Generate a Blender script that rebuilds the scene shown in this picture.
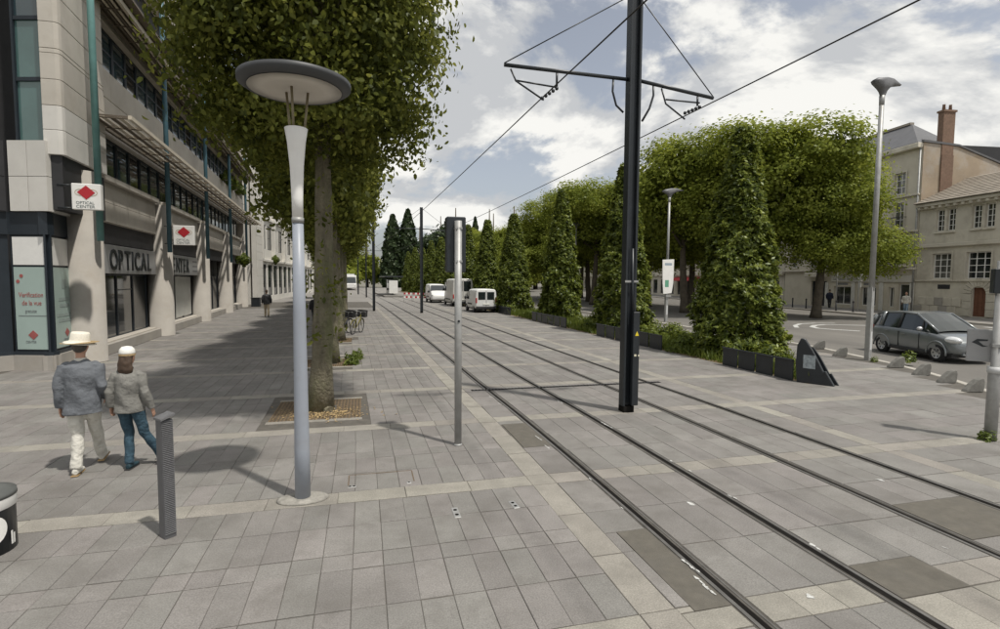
import bpy, bmesh, math, random
import numpy as np
from mathutils import Vector, Matrix
random.seed(7)
for o in list(bpy.data.objects): bpy.data.objects.remove(o)
SC = bpy.context.scene; COL = SC.collection
R = math.radians; PI = math.pi
# ------------------------------------------------------------------ camera
FPX = 530.0; CAMH = 2.6; PITCH = R(3.83); ROLL = R(0.38); YAW = math.atan(136/530)
_f = Vector((math.sin(YAW)*math.cos(PITCH), math.cos(YAW)*math.cos(PITCH), -math.sin(PITCH)))
_r0 = Vector((math.cos(YAW), -math.sin(YAW), 0)); _u0 = _r0.cross(_f)
_r = _r0*math.cos(ROLL) + _u0*math.sin(ROLL); _u = _u0*math.cos(ROLL) - _r0*math.sin(ROLL)
cam = bpy.data.cameras.new('camera'); camo = bpy.data.objects.new('camera', cam); COL.objects.link(camo)
M = Matrix((_r, _u, -_f)).transposed().to_4x4(); M.translation = (0, 0, CAMH); camo.matrix_world = M
cam.sensor_width = 36; cam.lens = 36*FPX/1000; cam.clip_start = 0.1; cam.clip_end = 3000
SC.camera = camo
# ------------------------------------------------------------------ sky, sun, exposure
SUN_EL = R(64.5); SUN_DIR = Vector((0.61, -0.79, 0)).normalized()      # towards the sun, horizontally
W = bpy.data.worlds.new('World'); SC.world = W; W.use_nodes = True
nt = W.node_tree; nt.nodes.clear(); N = nt.nodes.new; L = nt.links.new
sky = N('ShaderNodeTexSky'); sky.sky_type = 'NISHITA'; sky.sun_disc = False; sky.sun_elevation = SUN_EL
sky.sun_rotation = math.atan2(SUN_DIR.x, SUN_DIR.y); sky.air_density = 1.0; sky.dust_density = 2.6; sky.ozone_density = 1.0
tc = N('ShaderNodeTexCoord'); sep = N('ShaderNodeSeparateXYZ'); L(tc.outputs['Generated'], sep.inputs[0])
def mth(op, a, b=None, c=None):
    n = N('ShaderNodeMath'); n.operation = op
    for i, v in enumerate((a, b, c)):
        if v is None: continue
        if isinstance(v, (int, float)): n.inputs[i].default_value = v
        else: L(v, n.inputs[i])
    return n.outputs[0]
zz = mth('MAXIMUM', sep.outputs[2], 0.0); den = mth('ADD', zz, 0.42)
cx = mth('DIVIDE', sep.outputs[0], den); cy = mth('DIVIDE', sep.outputs[1], den); cz = mth('MULTIPLY', zz, 1.6)
comb = N('ShaderNodeCombineXYZ'); L(cx, comb.inputs[0]); L(cy, comb.inputs[1]); L(cz, comb.inputs[2])
def cloudnoise(off, scale, detail=10, rough=.58, puff=False):
    mp = N('ShaderNodeMapping'); mp.inputs['Location'].default_value = off; L(comb.outputs[0], mp.inputs[0])
    n = N('ShaderNodeTexNoise'); n.inputs['Scale'].default_value = scale; n.inputs['Detail'].default_value = detail
    n.inputs['Roughness'].default_value = rough; n.inputs['Distortion'].default_value = .25; L(mp.outputs[0], n.inputs[0])
    if not puff: return n.outputs[0]
    v = N('ShaderNodeTexVoronoi'); v.feature = 'SMOOTH_F1'; v.inputs['Scale'].default_value = scale*3.2; v.inputs['Smoothness'].default_value = .35; v.inputs['Detail'].default_value = 2.5; v.inputs['Roughness'].default_value = .55
    ws = N('ShaderNodeMix'); ws.data_type = 'VECTOR'; ws.inputs[0].default_value = .06; L(mp.outputs[0], ws.inputs[4]); L(n.outputs['Color'], ws.inputs[5]); L(ws.outputs[1], v.inputs['Vector'])
    return mth('ADD', mth('MULTIPLY', n.outputs[0], .8), mth('MULTIPLY', mth('SUBTRACT', 1.0, v.outputs['Distance']), .2))
CO = (3.1, 7.4, 1.3)
n1 = cloudnoise(CO, 1.45, puff=False)
mask = N('ShaderNodeMapRange'); mask.interpolation_type = 'SMOOTHSTEP'; L(n1, mask.inputs[0])
mask.inputs[1].default_value = .435; mask.inputs[2].default_value = .495
n2 = cloudnoise((CO[0]-.05, CO[1]+.07, CO[2]-.12), 1.45, puff=False)      # the same clouds looked up towards the sun: lit rims, grey undersides
thick = mth('SUBTRACT', n1, n2)
lit = N('ShaderNodeMapRange'); L(thick, lit.inputs[0]); lit.inputs[1].default_value = -.06; lit.inputs[2].default_value = .06
n3 = cloudnoise((1, 2, 3), 4.5)
lit2 = mth('ADD', lit.outputs[0], mth('MULTIPLY', mth('SUBTRACT', n3, .5), .5))
cr = N('ShaderNodeValToRGB'); L(lit2, cr.inputs[0])
cr.color_ramp.elements[0].position = .15; cr.color_ramp.elements[0].color = (.58, .595, .62, 1)
cr.color_ramp.elements[1].position = .85; cr.color_ramp.elements[1].color = (.97, .96, .93, 1)
gain = N('ShaderNodeMix'); gain.data_type = 'RGBA'; gain.blend_type = 'MULTIPLY'; gain.inputs[0].default_value = 1
L(cr.outputs[0], gain.inputs[6]); gain.inputs[7].default_value = (4.25, 4.25, 4.2, 1)
hsv = N('ShaderNodeHueSaturation'); hsv.inputs['Saturation'].default_value = .46; hsv.inputs['Value'].default_value = .58; L(sky.outputs[0], hsv.inputs['Color'])
mx = N('ShaderNodeMix'); mx.data_type = 'RGBA'; L(mask.outputs[0], mx.inputs[0]); L(hsv.outputs[0], mx.inputs[6]); L(gain.outputs[2], mx.inputs[7])
bg = N('ShaderNodeBackground'); bg.inputs[1].default_value = .15; L(mx.outputs[2], bg.inputs[0])
wo = N('ShaderNodeOutputWorld'); L(bg.outputs[0], wo.inputs[0])
sl = bpy.data.lights.new('sun', 'SUN'); sl.energy = 2.25; sl.angle = R(1.6); sl.color = (1, .955, .88)
so = bpy.data.objects.new('sun', sl); COL.objects.link(so); so.location = (40, -50, 90)
sdir = Vector((SUN_DIR.x*math.cos(SUN_EL), SUN_DIR.y*math.cos(SUN_EL), math.sin(SUN_EL)))
so.rotation_euler = sdir.to_track_quat('Z', 'Y').to_euler()
SC.view_settings.view_transform = 'Standard'; SC.view_settings.look = 'None'; SC.view_settings.exposure = 0.62; SC.view_settings.gamma = 1
W.cycles.sampling_method = 'MANUAL'; W.cycles.sample_map_resolution = 512
SC.render.engine = 'CYCLES'
SC.cycles.max_bounces = 6; SC.cycles.transparent_max_bounces = 6

# ------------------------------------------------------------------ helpers
def ray(x, y): return _f + _r*((x-500)/FPX) - _u*((y-314.5)/FPX)
def gp(x, y, z=0.0):
    d = ray(x, y); t = (z-CAMH)/d.z; return Vector((d.x*t, d.y*t, z))
def sh(Y):                       # the tracks bend gently to the left with distance
    t = max(0.0, Y-5.0); k = min(1.0, t/8.0); return -(0.018*t + 0.00022*t*t)*k
class MB:
    def __init__(s): s.v = []; s.f = []; s.sm = []
    def add(s, vs, fs, smooth=False):
        b = len(s.v); s.v += [tuple(p) for p in vs]; s.f += [tuple(b+i for i in f) for f in fs]; s.sm += [smooth]*len(fs); return s
    def box(s, x0, x1, y0, y1, z0, z1):
        return s.add([(x0,y0,z0),(x1,y0,z0),(x1,y1,z0),(x0,y1,z0),(x0,y0,z1),(x1,y0,z1),(x1,y1,z1),(x0,y1,z1)],
                     [(0,3,2,1),(4,5,6,7),(0,1,5,4),(1,2,6,5),(2,3,7,6),(3,0,4,7)])
    def quad(s, a, b, c, d): return s.add([a,b,c,d], [(0,1,2,3)])
    def tube(s, pts, rads, n=10, caps=True, smooth=True, ref=None):
        pts = [Vector(p) for p in pts]; k = len(pts)
        if not isinstance(rads, (list, tuple)): rads = [rads]*k
        rads = [(r, r) if not isinstance(r, (list, tuple)) else r for r in rads]
        vs = []; prev = Vector(ref) if ref else None
        for i, p in enumerate(pts):
            t = (pts[min(i+1,k-1)] - pts[max(i-1,0)]).normalized()
            if prev is None: prev = Vector((1,0,0)) if abs(t.x) < .9 else Vector((0,1,0))
            a = (prev - t*prev.dot(t))
            if a.length < 1e-4: a = t.orthogonal()
            a.normalize(); b = t.cross(a); prev = a
            for j in range(n):
                w = 2*PI*j/n; vs.append(p + a*(math.cos(w)*rads[i][0]) + b*(math.sin(w)*rads[i][1]))
        fs = [(i*n+j, i*n+(j+1)%n, (i+1)*n+(j+1)%n, (i+1)*n+j) for i in range(k-1) for j in range(n)]
        s.add(vs, fs, smooth)
        if caps:
            b = len(s.v)-len(vs); s.f += [tuple(b+j for j in range(n))[::-1], tuple(b+(k-1)*n+j for j in range(n))]; s.sm += [False]*2
        return s
    def lathe(s, prof, n=24, c=(0,0,0), smooth=True, cap=True):
        vs = []; k = len(prof)
        for r, z in prof:
            for j in range(n):
                w = 2*PI*j/n; vs.append((c[0]+r*math.cos(w), c[1]+r*math.sin(w), c[2]+z))
        fs = [(i*n+j, i*n+(j+1)%n, (i+1)*n+(j+1)%n, (i+1)*n+j) for i in range(k-1) for j in range(n)]
        s.add(vs, fs, smooth)
        if cap:
            b = len(s.v)-len(vs); s.f += [tuple(b+j for j in range(n))[::-1], tuple(b+(k-1)*n+j for j in range(n))]; s.sm += [False]*2
        return s
    def prism(s, poly, z0, z1):      # poly counter-clockwise in xy
        n = len(poly); vs = [(x,y,z0) for x,y in poly] + [(x,y,z1) for x,y in poly]
        return s.add(vs, [tuple(range(n))[::-1], tuple(range(n,2*n))] + [(i,(i+1)%n,n+(i+1)%n,n+i) for i in range(n)])
    def extr(s, poly3, d):           # planar polygon of 3d points pushed along d
        n = len(poly3); d = Vector(d); vs = [Vector(p) for p in poly3] + [Vector(p)+d for p in poly3]
        return s.add(vs, [tuple(range(n))[::-1], tuple(range(n,2*n))] + [(i,(i+1)%n,n+(i+1)%n,n+i) for i in range(n)])
    def ball(s, c, r, n=12, m=8):
        if not isinstance(r, (list,tuple)): r = (r,r,r)
        prof = []
        vs = []; 
        for i in range(m+1):
            a = -PI/2 + PI*i/m
            for j in range(n):
                w = 2*PI*j/n; vs.append((c[0]+r[0]*math.cos(a)*math.cos(w), c[1]+r[1]*math.cos(a)*math.sin(w), c[2]+r[2]*math.sin(a)))
        return s.add(vs, [(i*n+j, i*n+(j+1)%n, (i+1)*n+(j+1)%n, (i+1)*n+j) for i in range(m) for j in range(n)], True)
    def xf(s, mat):
        s.v = [tuple(mat @ Vector(p)) for p in s.v]; return s
    def mesh(s, name):
        me = bpy.data.meshes.new(name); me.from_pydata(s.v, [], s.f); me.polygons.foreach_set('use_smooth', s.sm); me.update(); return me
def tag(o, label=None, cat=None, group=None, kind=None):
    if label: o['label'] = label
    if cat: o['category'] = cat
    if group: o['group'] = group
    if kind: o['kind'] = kind
    return o
def obj(name, mb, mat, parent=None, label=None, cat=None, group=None, kind=None, loc=None, rot=None, bevel=0, seg=1, fixn=False):
    me = mb.mesh(name) if isinstance(mb, MB) else mb
    if fixn:
        bm = bmesh.new(); bm.from_mesh(me); bmesh.ops.recalc_face_normals(bm, faces=bm.faces); bm.to_mesh(me); bm.free()
    o = bpy.data.objects.new(name, me); COL.objects.link(o)
    if mat is not None and not me.materials: me.materials.append(mat)
    if parent: o.parent = parent
    if loc is not None: o.location = loc
    if rot is not None: o.rotation_euler = rot
    if bevel:
        b = o.modifiers.new('bevel', 'BEVEL'); b.width = bevel; b.segments = seg; b.limit_method = 'ANGLE'; b.angle_limit = R(40)
    return tag(o, label, cat, group, kind)
def empty(name, loc=(0,0,0), rz=0, label=None, cat=None, group=None, kind=None):
    o = bpy.data.objects.new(name, None); COL.objects.link(o); o.location = loc; o.rotation_euler = (0,0,rz); o.empty_display_size = .1
    return tag(o, label, cat, group, kind)
def copy_tree(o, parent=None):
    c = o.copy(); COL.objects.link(c)
    if parent: c.parent = parent
    for ch in list(o.children): copy_tree(ch, c)
    return c
def bake(o):                       # freeze modifiers into the mesh
    dg = bpy.context.evaluated_depsgraph_get(); me = bpy.data.meshes.new_from_object(o.evaluated_get(dg))
    o.modifiers.clear(); o.data = me; return o

# ------------------------------------------------------------------ materials
MATS = {}
def mat(name, col, rough=.7, metal=0.0, var=.12, scale=3.0, bump=0.0, bscale=40, spec=.4, dirt=None, island=0.0, coat=0.0, stretch=None, col2=None, speck=0.0, stain=None, bdist=.01):
    if name in MATS: return MATS[name]
    m = bpy.data.materials.new(name); m.use_nodes = True; t = m.node_tree; b = t.nodes['Principled BSDF']; n = t.nodes.new; l = t.links.new
    b.inputs['Roughness'].default_value = rough; b.inputs['Metallic'].default_value = metal; b.inputs['Specular IOR Level'].default_value = spec
    if coat: b.inputs['Coat Weight'].default_value = coat; b.inputs['Coat Roughness'].default_value = .08
    g = n('ShaderNodeNewGeometry'); pos = g.outputs['Position']
    if stretch:
        mp = n('ShaderNodeMapping'); mp.inputs['Scale'].default_value = stretch; l(pos, mp.inputs[0]); pos = mp.outputs[0]
    nz = n('ShaderNodeTexNoise'); nz.inputs['Scale'].default_value = scale; nz.inputs['Detail'].default_value = 7; nz.inputs['Roughness'].default_value = .62; l(pos, nz.inputs[0])
    mr = n('ShaderNodeMapRange'); l(nz.outputs[0], mr.inputs[0]); mr.inputs[1].default_value = .3; mr.inputs[2].default_value = .7
    mr.inputs[3].default_value = 1-var; mr.inputs[4].default_value = 1+var
    fac = mr.outputs[0]
    if island:
        oi = n('ShaderNodeObjectInfo'); ad = n('ShaderNodeMath'); ad.operation = 'ADD'; l(oi.outputs['Random'], ad.inputs[0]); l(g.outputs['Random Per Island'], ad.inputs[1])
        fr = n('ShaderNodeMath'); fr.operation = 'FRACT'; l(ad.outputs[0], fr.inputs[0])
        m2 = n('ShaderNodeMapRange'); l(fr.outputs[0], m2.inputs[0]); m2.inputs[3].default_value = 1-island; m2.inputs[4].default_value = 1+island
        mu = n('ShaderNodeMath'); mu.operation = 'MULTIPLY'; l(fac, mu.inputs[0]); l(m2.outputs[0], mu.inputs[1]); fac = mu.outputs[0]
    mix = n('ShaderNodeMix'); mix.data_type = 'RGBA'; mix.blend_type = 'MULTIPLY'; mix.inputs[0].default_value = 1
    mix.inputs[6].default_value = (*col, 1); l(fac, mix.inputs[7]); out = mix.outputs[2]
    if col2 is not None and island:      # neighbouring pieces differ in hue as well
        sn = n('ShaderNodeMath'); sn.operation = 'MULTIPLY'; l(fr.outputs[0], sn.inputs[0]); sn.inputs[1].default_value = 7.31
        sf = n('ShaderNodeMath'); sf.operation = 'FRACT'; l(sn.outputs[0], sf.inputs[0])
        m3 = n('ShaderNodeMix'); m3.data_type = 'RGBA'; l(sf.outputs[0], m3.inputs[0]); m3.inputs[6].default_value = (*col,1); m3.inputs[7].default_value = (*col2,1); l(m3.outputs[2], mix.inputs[6])
    if speck:
        ns = n('ShaderNodeTexNoise'); ns.inputs['Scale'].default_value = 75; ns.inputs['Detail'].default_value = 2; l(pos, ns.inputs[0])
        rs_ = n('ShaderNodeMapRange'); l(ns.outputs[0], rs_.inputs[0]); rs_.inputs[1].default_value = .3; rs_.inputs[2].default_value = .7; rs_.inputs[3].default_value = 1-speck; rs_.inputs[4].default_value = 1+speck
        ms = n('ShaderNodeMix'); ms.data_type = 'RGBA'; ms.blend_type = 'MULTIPLY'; ms.inputs[0].default_value = 1; l(out, ms.inputs[6]); l(rs_.outputs[0], ms.inputs[7]); out = ms.outputs[2]
    if dirt:                      # dirt = (colour, scale, amount)
        n4 = n('ShaderNodeTexNoise'); n4.inputs['Scale'].default_value = dirt[1]; n4.inputs['Detail'].default_value = 8; n4.inputs['Roughness'].default_value = .68; l(pos, n4.inputs[0])
        r4 = n('ShaderNodeMapRange'); l(n4.outputs[0], r4.inputs[0]); r4.inputs[1].default_value = .48; r4.inputs[2].default_value = .72; r4.inputs[3].default_value = 0; r4.inputs[4].default_value = dirt[2]
        m4 = n('ShaderNodeMix'); m4.data_type = 'RGBA'; l(r4.outputs[0], m4.inputs[0]); l(out, m4.inputs[6]); m4.inputs[7].default_value = (*dirt[0], 1); out = m4.outputs[2]
    if stain:                     # large blotches plus dark gum spots
        n5 = n('ShaderNodeTexNoise'); n5.inputs['Scale'].default_value = stain[1]; n5.inputs['Detail'].default_value = 6; n5.inputs['Roughness'].default_value = .7; n5.inputs['Distortion'].default_value = .6; l(pos, n5.inputs[0])
        r5 = n('ShaderNodeMapRange'); l(n5.outputs[0], r5.inputs[0]); r5.inputs[1].default_value = .5; r5.inputs[2].default_value = .75; r5.inputs[3].default_value = 0; r5.inputs[4].default_value = stain[2]
        vo = n('ShaderNodeTexVoronoi'); vo.inputs['Scale'].default_value = 2.6; l(pos, vo.inputs['Vector'])
        g5 = n('ShaderNodeMath'); g5.operation = 'LESS_THAN'; l(vo.outputs['Distance'], g5.inputs[0]); g5.inputs[1].default_value = .035
        a5 = n('ShaderNodeMath'); a5.operation = 'MULTIPLY_ADD'; l(g5.outputs[0], a5.inputs[0]); a5.inputs[1].default_value = .4; l(r5.outputs[0], a5.inputs[2]); a5.use_clamp = True
        m5 = n('ShaderNodeMix'); m5.data_type = 'RGBA'; l(a5.outputs[0], m5.inputs[0]); l(out, m5.inputs[6]); m5.inputs[7].default_value = (*stain[0],1); out = m5.outputs[2]
    l(out, b.inputs['Base Color'])
    if bump:
        nb = n('ShaderNodeTexNoise'); nb.inputs['Scale'].default_value = bscale; nb.inputs['Detail'].default_value = 5; l(g.outputs['Position'], nb.inputs[0])
        bp = n('ShaderNodeBump'); bp.inputs['Strength'].default_value = bump; bp.inputs['Distance'].default_value = bdist; l(nb.outputs[0], bp.inputs['Height']); l(bp.outputs[0], b.inputs['Normal'])
    MATS[name] = m; return m
def leafmat(name, c0, c1, c2, trans=.35, gloss=.25, clump=.9):
    m = bpy.data.materials.new(name); m.use_nodes = True; t = m.node_tree; t.nodes.clear(); n = t.nodes.new; l = t.links.new
    g = n('ShaderNodeNewGeometry'); nz = n('ShaderNodeTexNoise'); nz.inputs['Scale'].default_value = clump; nz.inputs['Detail'].default_value = 3; l(g.outputs['Position'], nz.inputs[0])
    a = n('ShaderNodeMath'); a.operation = 'MULTIPLY_ADD'; l(g.outputs['Random Per Island'], a.inputs[0]); a.inputs[1].default_value = .45
    ct = n('ShaderNodeMapRange'); l(nz.outputs[0], ct.inputs[0]); ct.inputs[1].default_value = .34; ct.inputs[2].default_value = .66
    s = n('ShaderNodeMath'); s.operation = 'MULTIPLY'; l(ct.outputs[0], s.inputs[0]); s.inputs[1].default_value = .55; l(s.outputs[0], a.inputs[2])
    cr = n('ShaderNodeValToRGB'); l(a.outputs[0], cr.inputs[0]); e = cr.color_ramp.elements
    e[0].position = .12; e[0].color = (*c0,1); e[1].position = .92; e[1].color = (*c2,1); x = e.new(.5); x.color = (*c1,1)
    d = n('ShaderNodeBsdfDiffuse'); l(cr.outputs[0], d.inputs[0]); tr = n('ShaderNodeBsdfTranslucent')
    hs = n('ShaderNodeHueSaturation'); hs.inputs['Hue'].default_value = .485; hs.inputs['Value'].default_value = 1.25; l(cr.outputs[0], hs.inputs['Color']); l(hs.outputs[0], tr.inputs[0])
    m1 = n('ShaderNodeMixShader'); m1.inputs[0].default_value = trans; l(d.outputs[0], m1.inputs[1]); l(tr.outputs[0], m1.inputs[2])
    gl = n('ShaderNodeBsdfGlossy'); gl.inputs['Roughness'].default_value = .42; gl.inputs[0].default_value = (.85,.9,.8,1)
    m2 = n('ShaderNodeMixShader'); m2.inputs[0].default_value = gloss*.22; l(m1.outputs[0], m2.inputs[1]); l(gl.outputs[0], m2.inputs[2])
    o = n('ShaderNodeOutputMaterial'); l(m2.outputs[0], o.inputs[0]); MATS[name] = m; return m
m_slab = mat('granite slab', (.212,.197,.186), .78, var=.13, scale=1.3, bump=.25, bscale=120, island=.095, dirt=((.115,.105,.093), 2.2, .5), col2=(.204,.197,.182), speck=.2, stain=((.115,.107,.095), .5, .6))
m_band = mat('pale granite band', (.285,.27,.232), .78, var=.12, scale=2.5, bump=.25, bscale=120, island=.1, dirt=((.165,.155,.135), 3, .6), col2=(.25,.23,.205), speck=.2)
m_mortar = mat('dark mortar', (.105,.096,.083), .9, var=.25, scale=5)
m_patch = mat('grey asphalt patch', (.118,.108,.09), .9, var=.15, scale=8, bump=.4, bscale=150, dirt=((.1,.095,.085), 3, .5))
m_asph = mat('asphalt', (.16,.15,.135), .9, var=.14, scale=.6, bump=.35, bscale=90, dirt=((.085,.08,.075), .35, .5), stretch=(1,.35,1))
m_kerb = mat('kerb granite', (.42,.395,.35), .8, var=.15, scale=3, bump=.2, bscale=60, island=.1)
m_steel = mat('worn steel', (.2,.19,.175), .42, .6, var=.2, scale=6)
m_black = mat('black fill and recess shade', (.014,.013,.012), 1.0, var=.3, scale=8, spec=.04)  # plain black, also painted in for the shade inside rail grooves
m_dark = mat('black painted steel', (.018,.022,.026), .38, .0, var=.2, scale=4, spec=.5)
m_grey = mat('grey painted steel', (.3,.325,.37), .42, .0, var=.07, scale=3, spec=.5, dirt=((.18,.17,.16), 3, .35))
m_lgrey = mat('pale grey painted steel', (.55,.555,.55), .45, var=.06, scale=3)
m_white = mat('white enamel', (.78,.77,.74), .5, var=.05, scale=4)
m_galv = mat('galvanised steel', (.36,.36,.35), .5, .35, var=.12, scale=6, dirt=((.2,.19,.17), 5, .4))
m_glass = mat('dark window glass', (.022,.026,.028), .05, var=.4, scale=.7, spec=1.0)
m_bark = mat('plane bark', (.155,.138,.095), .9, var=.4, scale=5, bump=1.0, bscale=16, bdist=.05, dirt=((.1,.115,.04), 1.6, .8), stretch=(1,1,.45))
m_bark2 = mat('dark bark', (.09,.075,.055), .9, var=.3, scale=4, bump=.6, bscale=20)
m_stone = mat('pale facade stone', (.5,.465,.41), .8, var=.09, scale=.7, bump=.12, bscale=25, island=.05, dirt=((.33,.29,.235), .9, .45))
m_conc = mat('ribbed concrete', (.37,.345,.31), .85, var=.1, scale=1.2, bump=.2, bscale=30, dirt=((.3,.265,.22), 1.4, .5))
m_wpan = mat('white stone panel', (.62,.6,.56), .7, var=.06, scale=.9, island=.05, dirt=((.45,.43,.39), 1, .35))
m_teal = mat('teal painted pipe', (.14,.29,.275), .5, var=.12, scale=3, dirt=((.1,.2,.2), 2, .4))
m_bluep = mat('blue green downpipe', (.07,.15,.19), .5, var=.12, scale=3)
m_red = mat('dark red enamel', (.42,.018,.028), .5, var=.05)
m_soil = mat('soil with litter', (.21,.155,.085), .95, var=.4, scale=14, bump=.8, bscale=60, dirt=((.09,.07,.045), 9, .7))
m_grate = mat('rusty cast grate', (.17,.12,.07), .8, .2, var=.3, scale=12)
m_old = mat('weathered limestone', (.58,.54,.455), .85, var=.1, scale=.6, bump=.1, bscale=12, island=.05, dirt=((.3,.265,.205), .7, .6))
m_cream = mat('cream render', (.6,.555,.46), .85, var=.08, scale=.4, dirt=((.38,.33,.25), .5, .5))
m_slate = mat('slate roof', (.12,.12,.125), .6, var=.15, scale=2)
m_tileroof = mat('pale tile roof', (.34,.3,.25), .8, var=.2, scale=1.5, dirt=((.2,.17,.14), 2, .5))
m_brick = mat('brick red', (.185,.12,.085), .85, var=.2, scale=6, island=.1, dirt=((.22,.14,.1), 3, .5))
m_iron = mat('wrought iron', (.03,.03,.032), .6)
m_rubber = mat('tyre rubber', (.02,.02,.021), .85)
# ================================================================== GROUND
obj('ground', MB().quad((-700,-300,-.3),(900,-300,-.3),(900,1500,-.3),(-700,1500,-.3)), mat('dull ground', (.16,.15,.12), .95, var=.2, scale=.05), kind='structure')
KERB = [(17.6,150),(17.6,22),(17.55,18.6),(17.3,16.8),(16.75,14.9),(16.2,12.9),(15.55,11.3),(15.0,10.2),(14.3,9.0),(13.2,7.2),(11.9,5.2),(10.9,2.5),(10.5,-1),(10.4,-8)]
obj('road', MB().quad((9,-30,-.12),(90,-30,-.12),(90,150,-.12),(9,150,-.12)), m_asph, kind='structure')
pv = MB(); poly = [(-14,-8)] + KERB[::-1] + [(-14,150)]
m_pave = mat('far paving', (.235,.222,.205), .85, var=.12, scale=.7, dirt=((.16,.15,.135), 1.4, .5))
pv.prism(poly, -.25, -.009); paving = obj('paving', pv, m_mortar, kind='structure')
far = MB(); far.quad((-13,60,-.004),(17.3,60,-.004),(17.3,149,-.004),(-13,149,-.004)); obj('distant_paving', far, m_pave, paving)
# ---- slabs
def slabmesh(name, w, l, t=.05, ch=.004):
    a, b = w/2, l/2; m = MB()
    vs = [(x,y,z) for z, k in ((-t,0),(-ch,0),(0,ch)) for x, y in ((-a+k,-b+k),(a-k,-b+k),(a-k,b-k),(-a+k,b-k))]
    m.add(vs, [(8,9,10,11)] + [(i,(i+1)%4,4+(i+1)%4,4+i) for i in range(4)] + [(4+i,4+(i+1)%4,8+(i+1)%4,8+i) for i in range(4)])
    return m
J = .005
def in_kerb(x, y):
    ks = sorted(KERB, key=lambda p: p[1])
    for (x0,y0),(x1,y1) in zip(ks, ks[1:]):
        if y0 <= y <= y1: return x < x0+(x1-x0)*(y-y0)/(y1-y0+1e-9)-.16
    return False
GR1 = [(-1.73,-.06,9.98,11.86)] + [(-1.7+sh(y),-.1+sh(y),y-.92,y+.92) for y in (16.95,23.05,29.15,35.25,41.35)]
PATCH = [(2.37,2.83,7.7,9.05),(2.5,2.83,3.5,4.85),(4.27,5.02,3.24,3.75),(5.94,7.01,3.85,4.7)]
def bedx(y): return min(14.1, 11.25+(y-10.9)*.75)
def blocked(x0,x1,y0,y1):
    for a,b,c,d in GR1:
        if x1 > a+.02 and x0 < b-.02 and y1 > c+.02 and y0 < d-.02: return True
    if 10.82 < (x0+x1)/2-sh(y0) and y0 > 10.7 and (x0+x1)/2-sh(y0) < bedx(y0): return True
    return False
cells = []          # x0,x1,y0,y1,is_band
def rows(pattern, ymax):
    out = []; k = -3
    while 6.57+3*k < ymax:
        y = 6.24+3*k; out.append((y, y+.33, True)); y += .33
        s = sum(pattern)
        for p in pattern: out.append((y, y+p*2.67/s, False)); y += p*2.67/s
        k += 1
    return out
rp = rows([.585,.585,.27,.585,.585], 46)
x = 2.05; pcols = []
while x > -9.0: pcols.append((x-.272, x)); x -= .272
for y0,y1,b in rp:
    if y1 < .5: continue
    if b:
        n = 14; w = (2.05+9.0)/n; o = (int(y0*7) % 5)*.15
        for i in range(n): cells.append((-9+i*w, -9+(i+1)*w, y0, y1, 1))
    else:
        for c in pcols: cells.append((*c, y0, y1, 0))
tcols = [(2.37,2.83),(3.01,3.37),(3.37,3.73),(3.73,4.09),(4.27,4.64),(4.64,5.02),(5.02,5.39),(5.39,5.76),(5.94,6.3),(6.3,6.66),(6.66,7.01),(7.19,7.72)]
for y0,y1,b in rows([1,1,1], 60):
    if y1 < .5: continue
    for c in tcols:
        cells.append((*c, y0, y1, 1 if (b or (c[0] > 4.2 and 2.3 < (y0+y1)/2 < 3.75)) else 0))
    if not b:
        for c in ((2.05,2.37),(7.72,8.02)): cells.append((*c, y0, y1, 1))
    else:
        for c in ((2.05,2.37),(7.72,8.02)): cells.append((*c, y0, y1, 1))
for y0,y1,b in rows([1,1,1,1,1], 60):
    if y1 < .5: continue
    n = 16
    for i in range(n):
        c = (8.02+i*.6, 8.02+(i+1)*.6)
        if in_kerb(c[1], y0) and in_kerb(c[1], y1): cells.append((*c, y0, y1, int(b)))
cells = [c for c in cells if not blocked(c[0]+sh(c[2]),c[1]+sh(c[2]),c[2],c[3])]
out_ = []
for c in cells:                      # slabs are cut back where asphalt patches replace them
    ps_ = [c]
    for a,b,cc_,d in PATCH:
        nx_ = []
        for (x0,x1,y0,y1,k) in ps_:
            if x1 <= a+.01 or x0 >= b-.01 or y1 <= cc_ or y0 >= d: nx_.append((x0,x1,y0,y1,k)); continue
            if cc_-y0 > .1: nx_.append((x0,x1,y0,cc_,k))
            if y1-d > .1: nx_.append((x0,x1,d,y1,k))
            if a-x0 > .08: nx_.append((x0,a,max(y0,cc_),min(y1,d),k))
        ps_ = nx_
    out_ += ps_
cells = out_
def score(c):
    p = Vector(((c[0]+c[1])/2, (c[2]+c[3])/2, 0)) - Vector((0,0,CAMH)); d = p.dot(_f)
    if d < 1.2: return 0
    u = 500+FPX*p.dot(_r)/d; v = 314.5-FPX*p.dot(_u)/d
    if not (-10 < u < 1010 and v < 640): return 0
    return (c[1]-c[0])*(c[3]-c[2])/d**3
near = set(sorted(range(len(cells)), key=lambda i: -score(cells[i]))[:300])
cache = {}
rg = random.Random(3)
joined = {0: MB(), 1: MB()}
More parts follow.
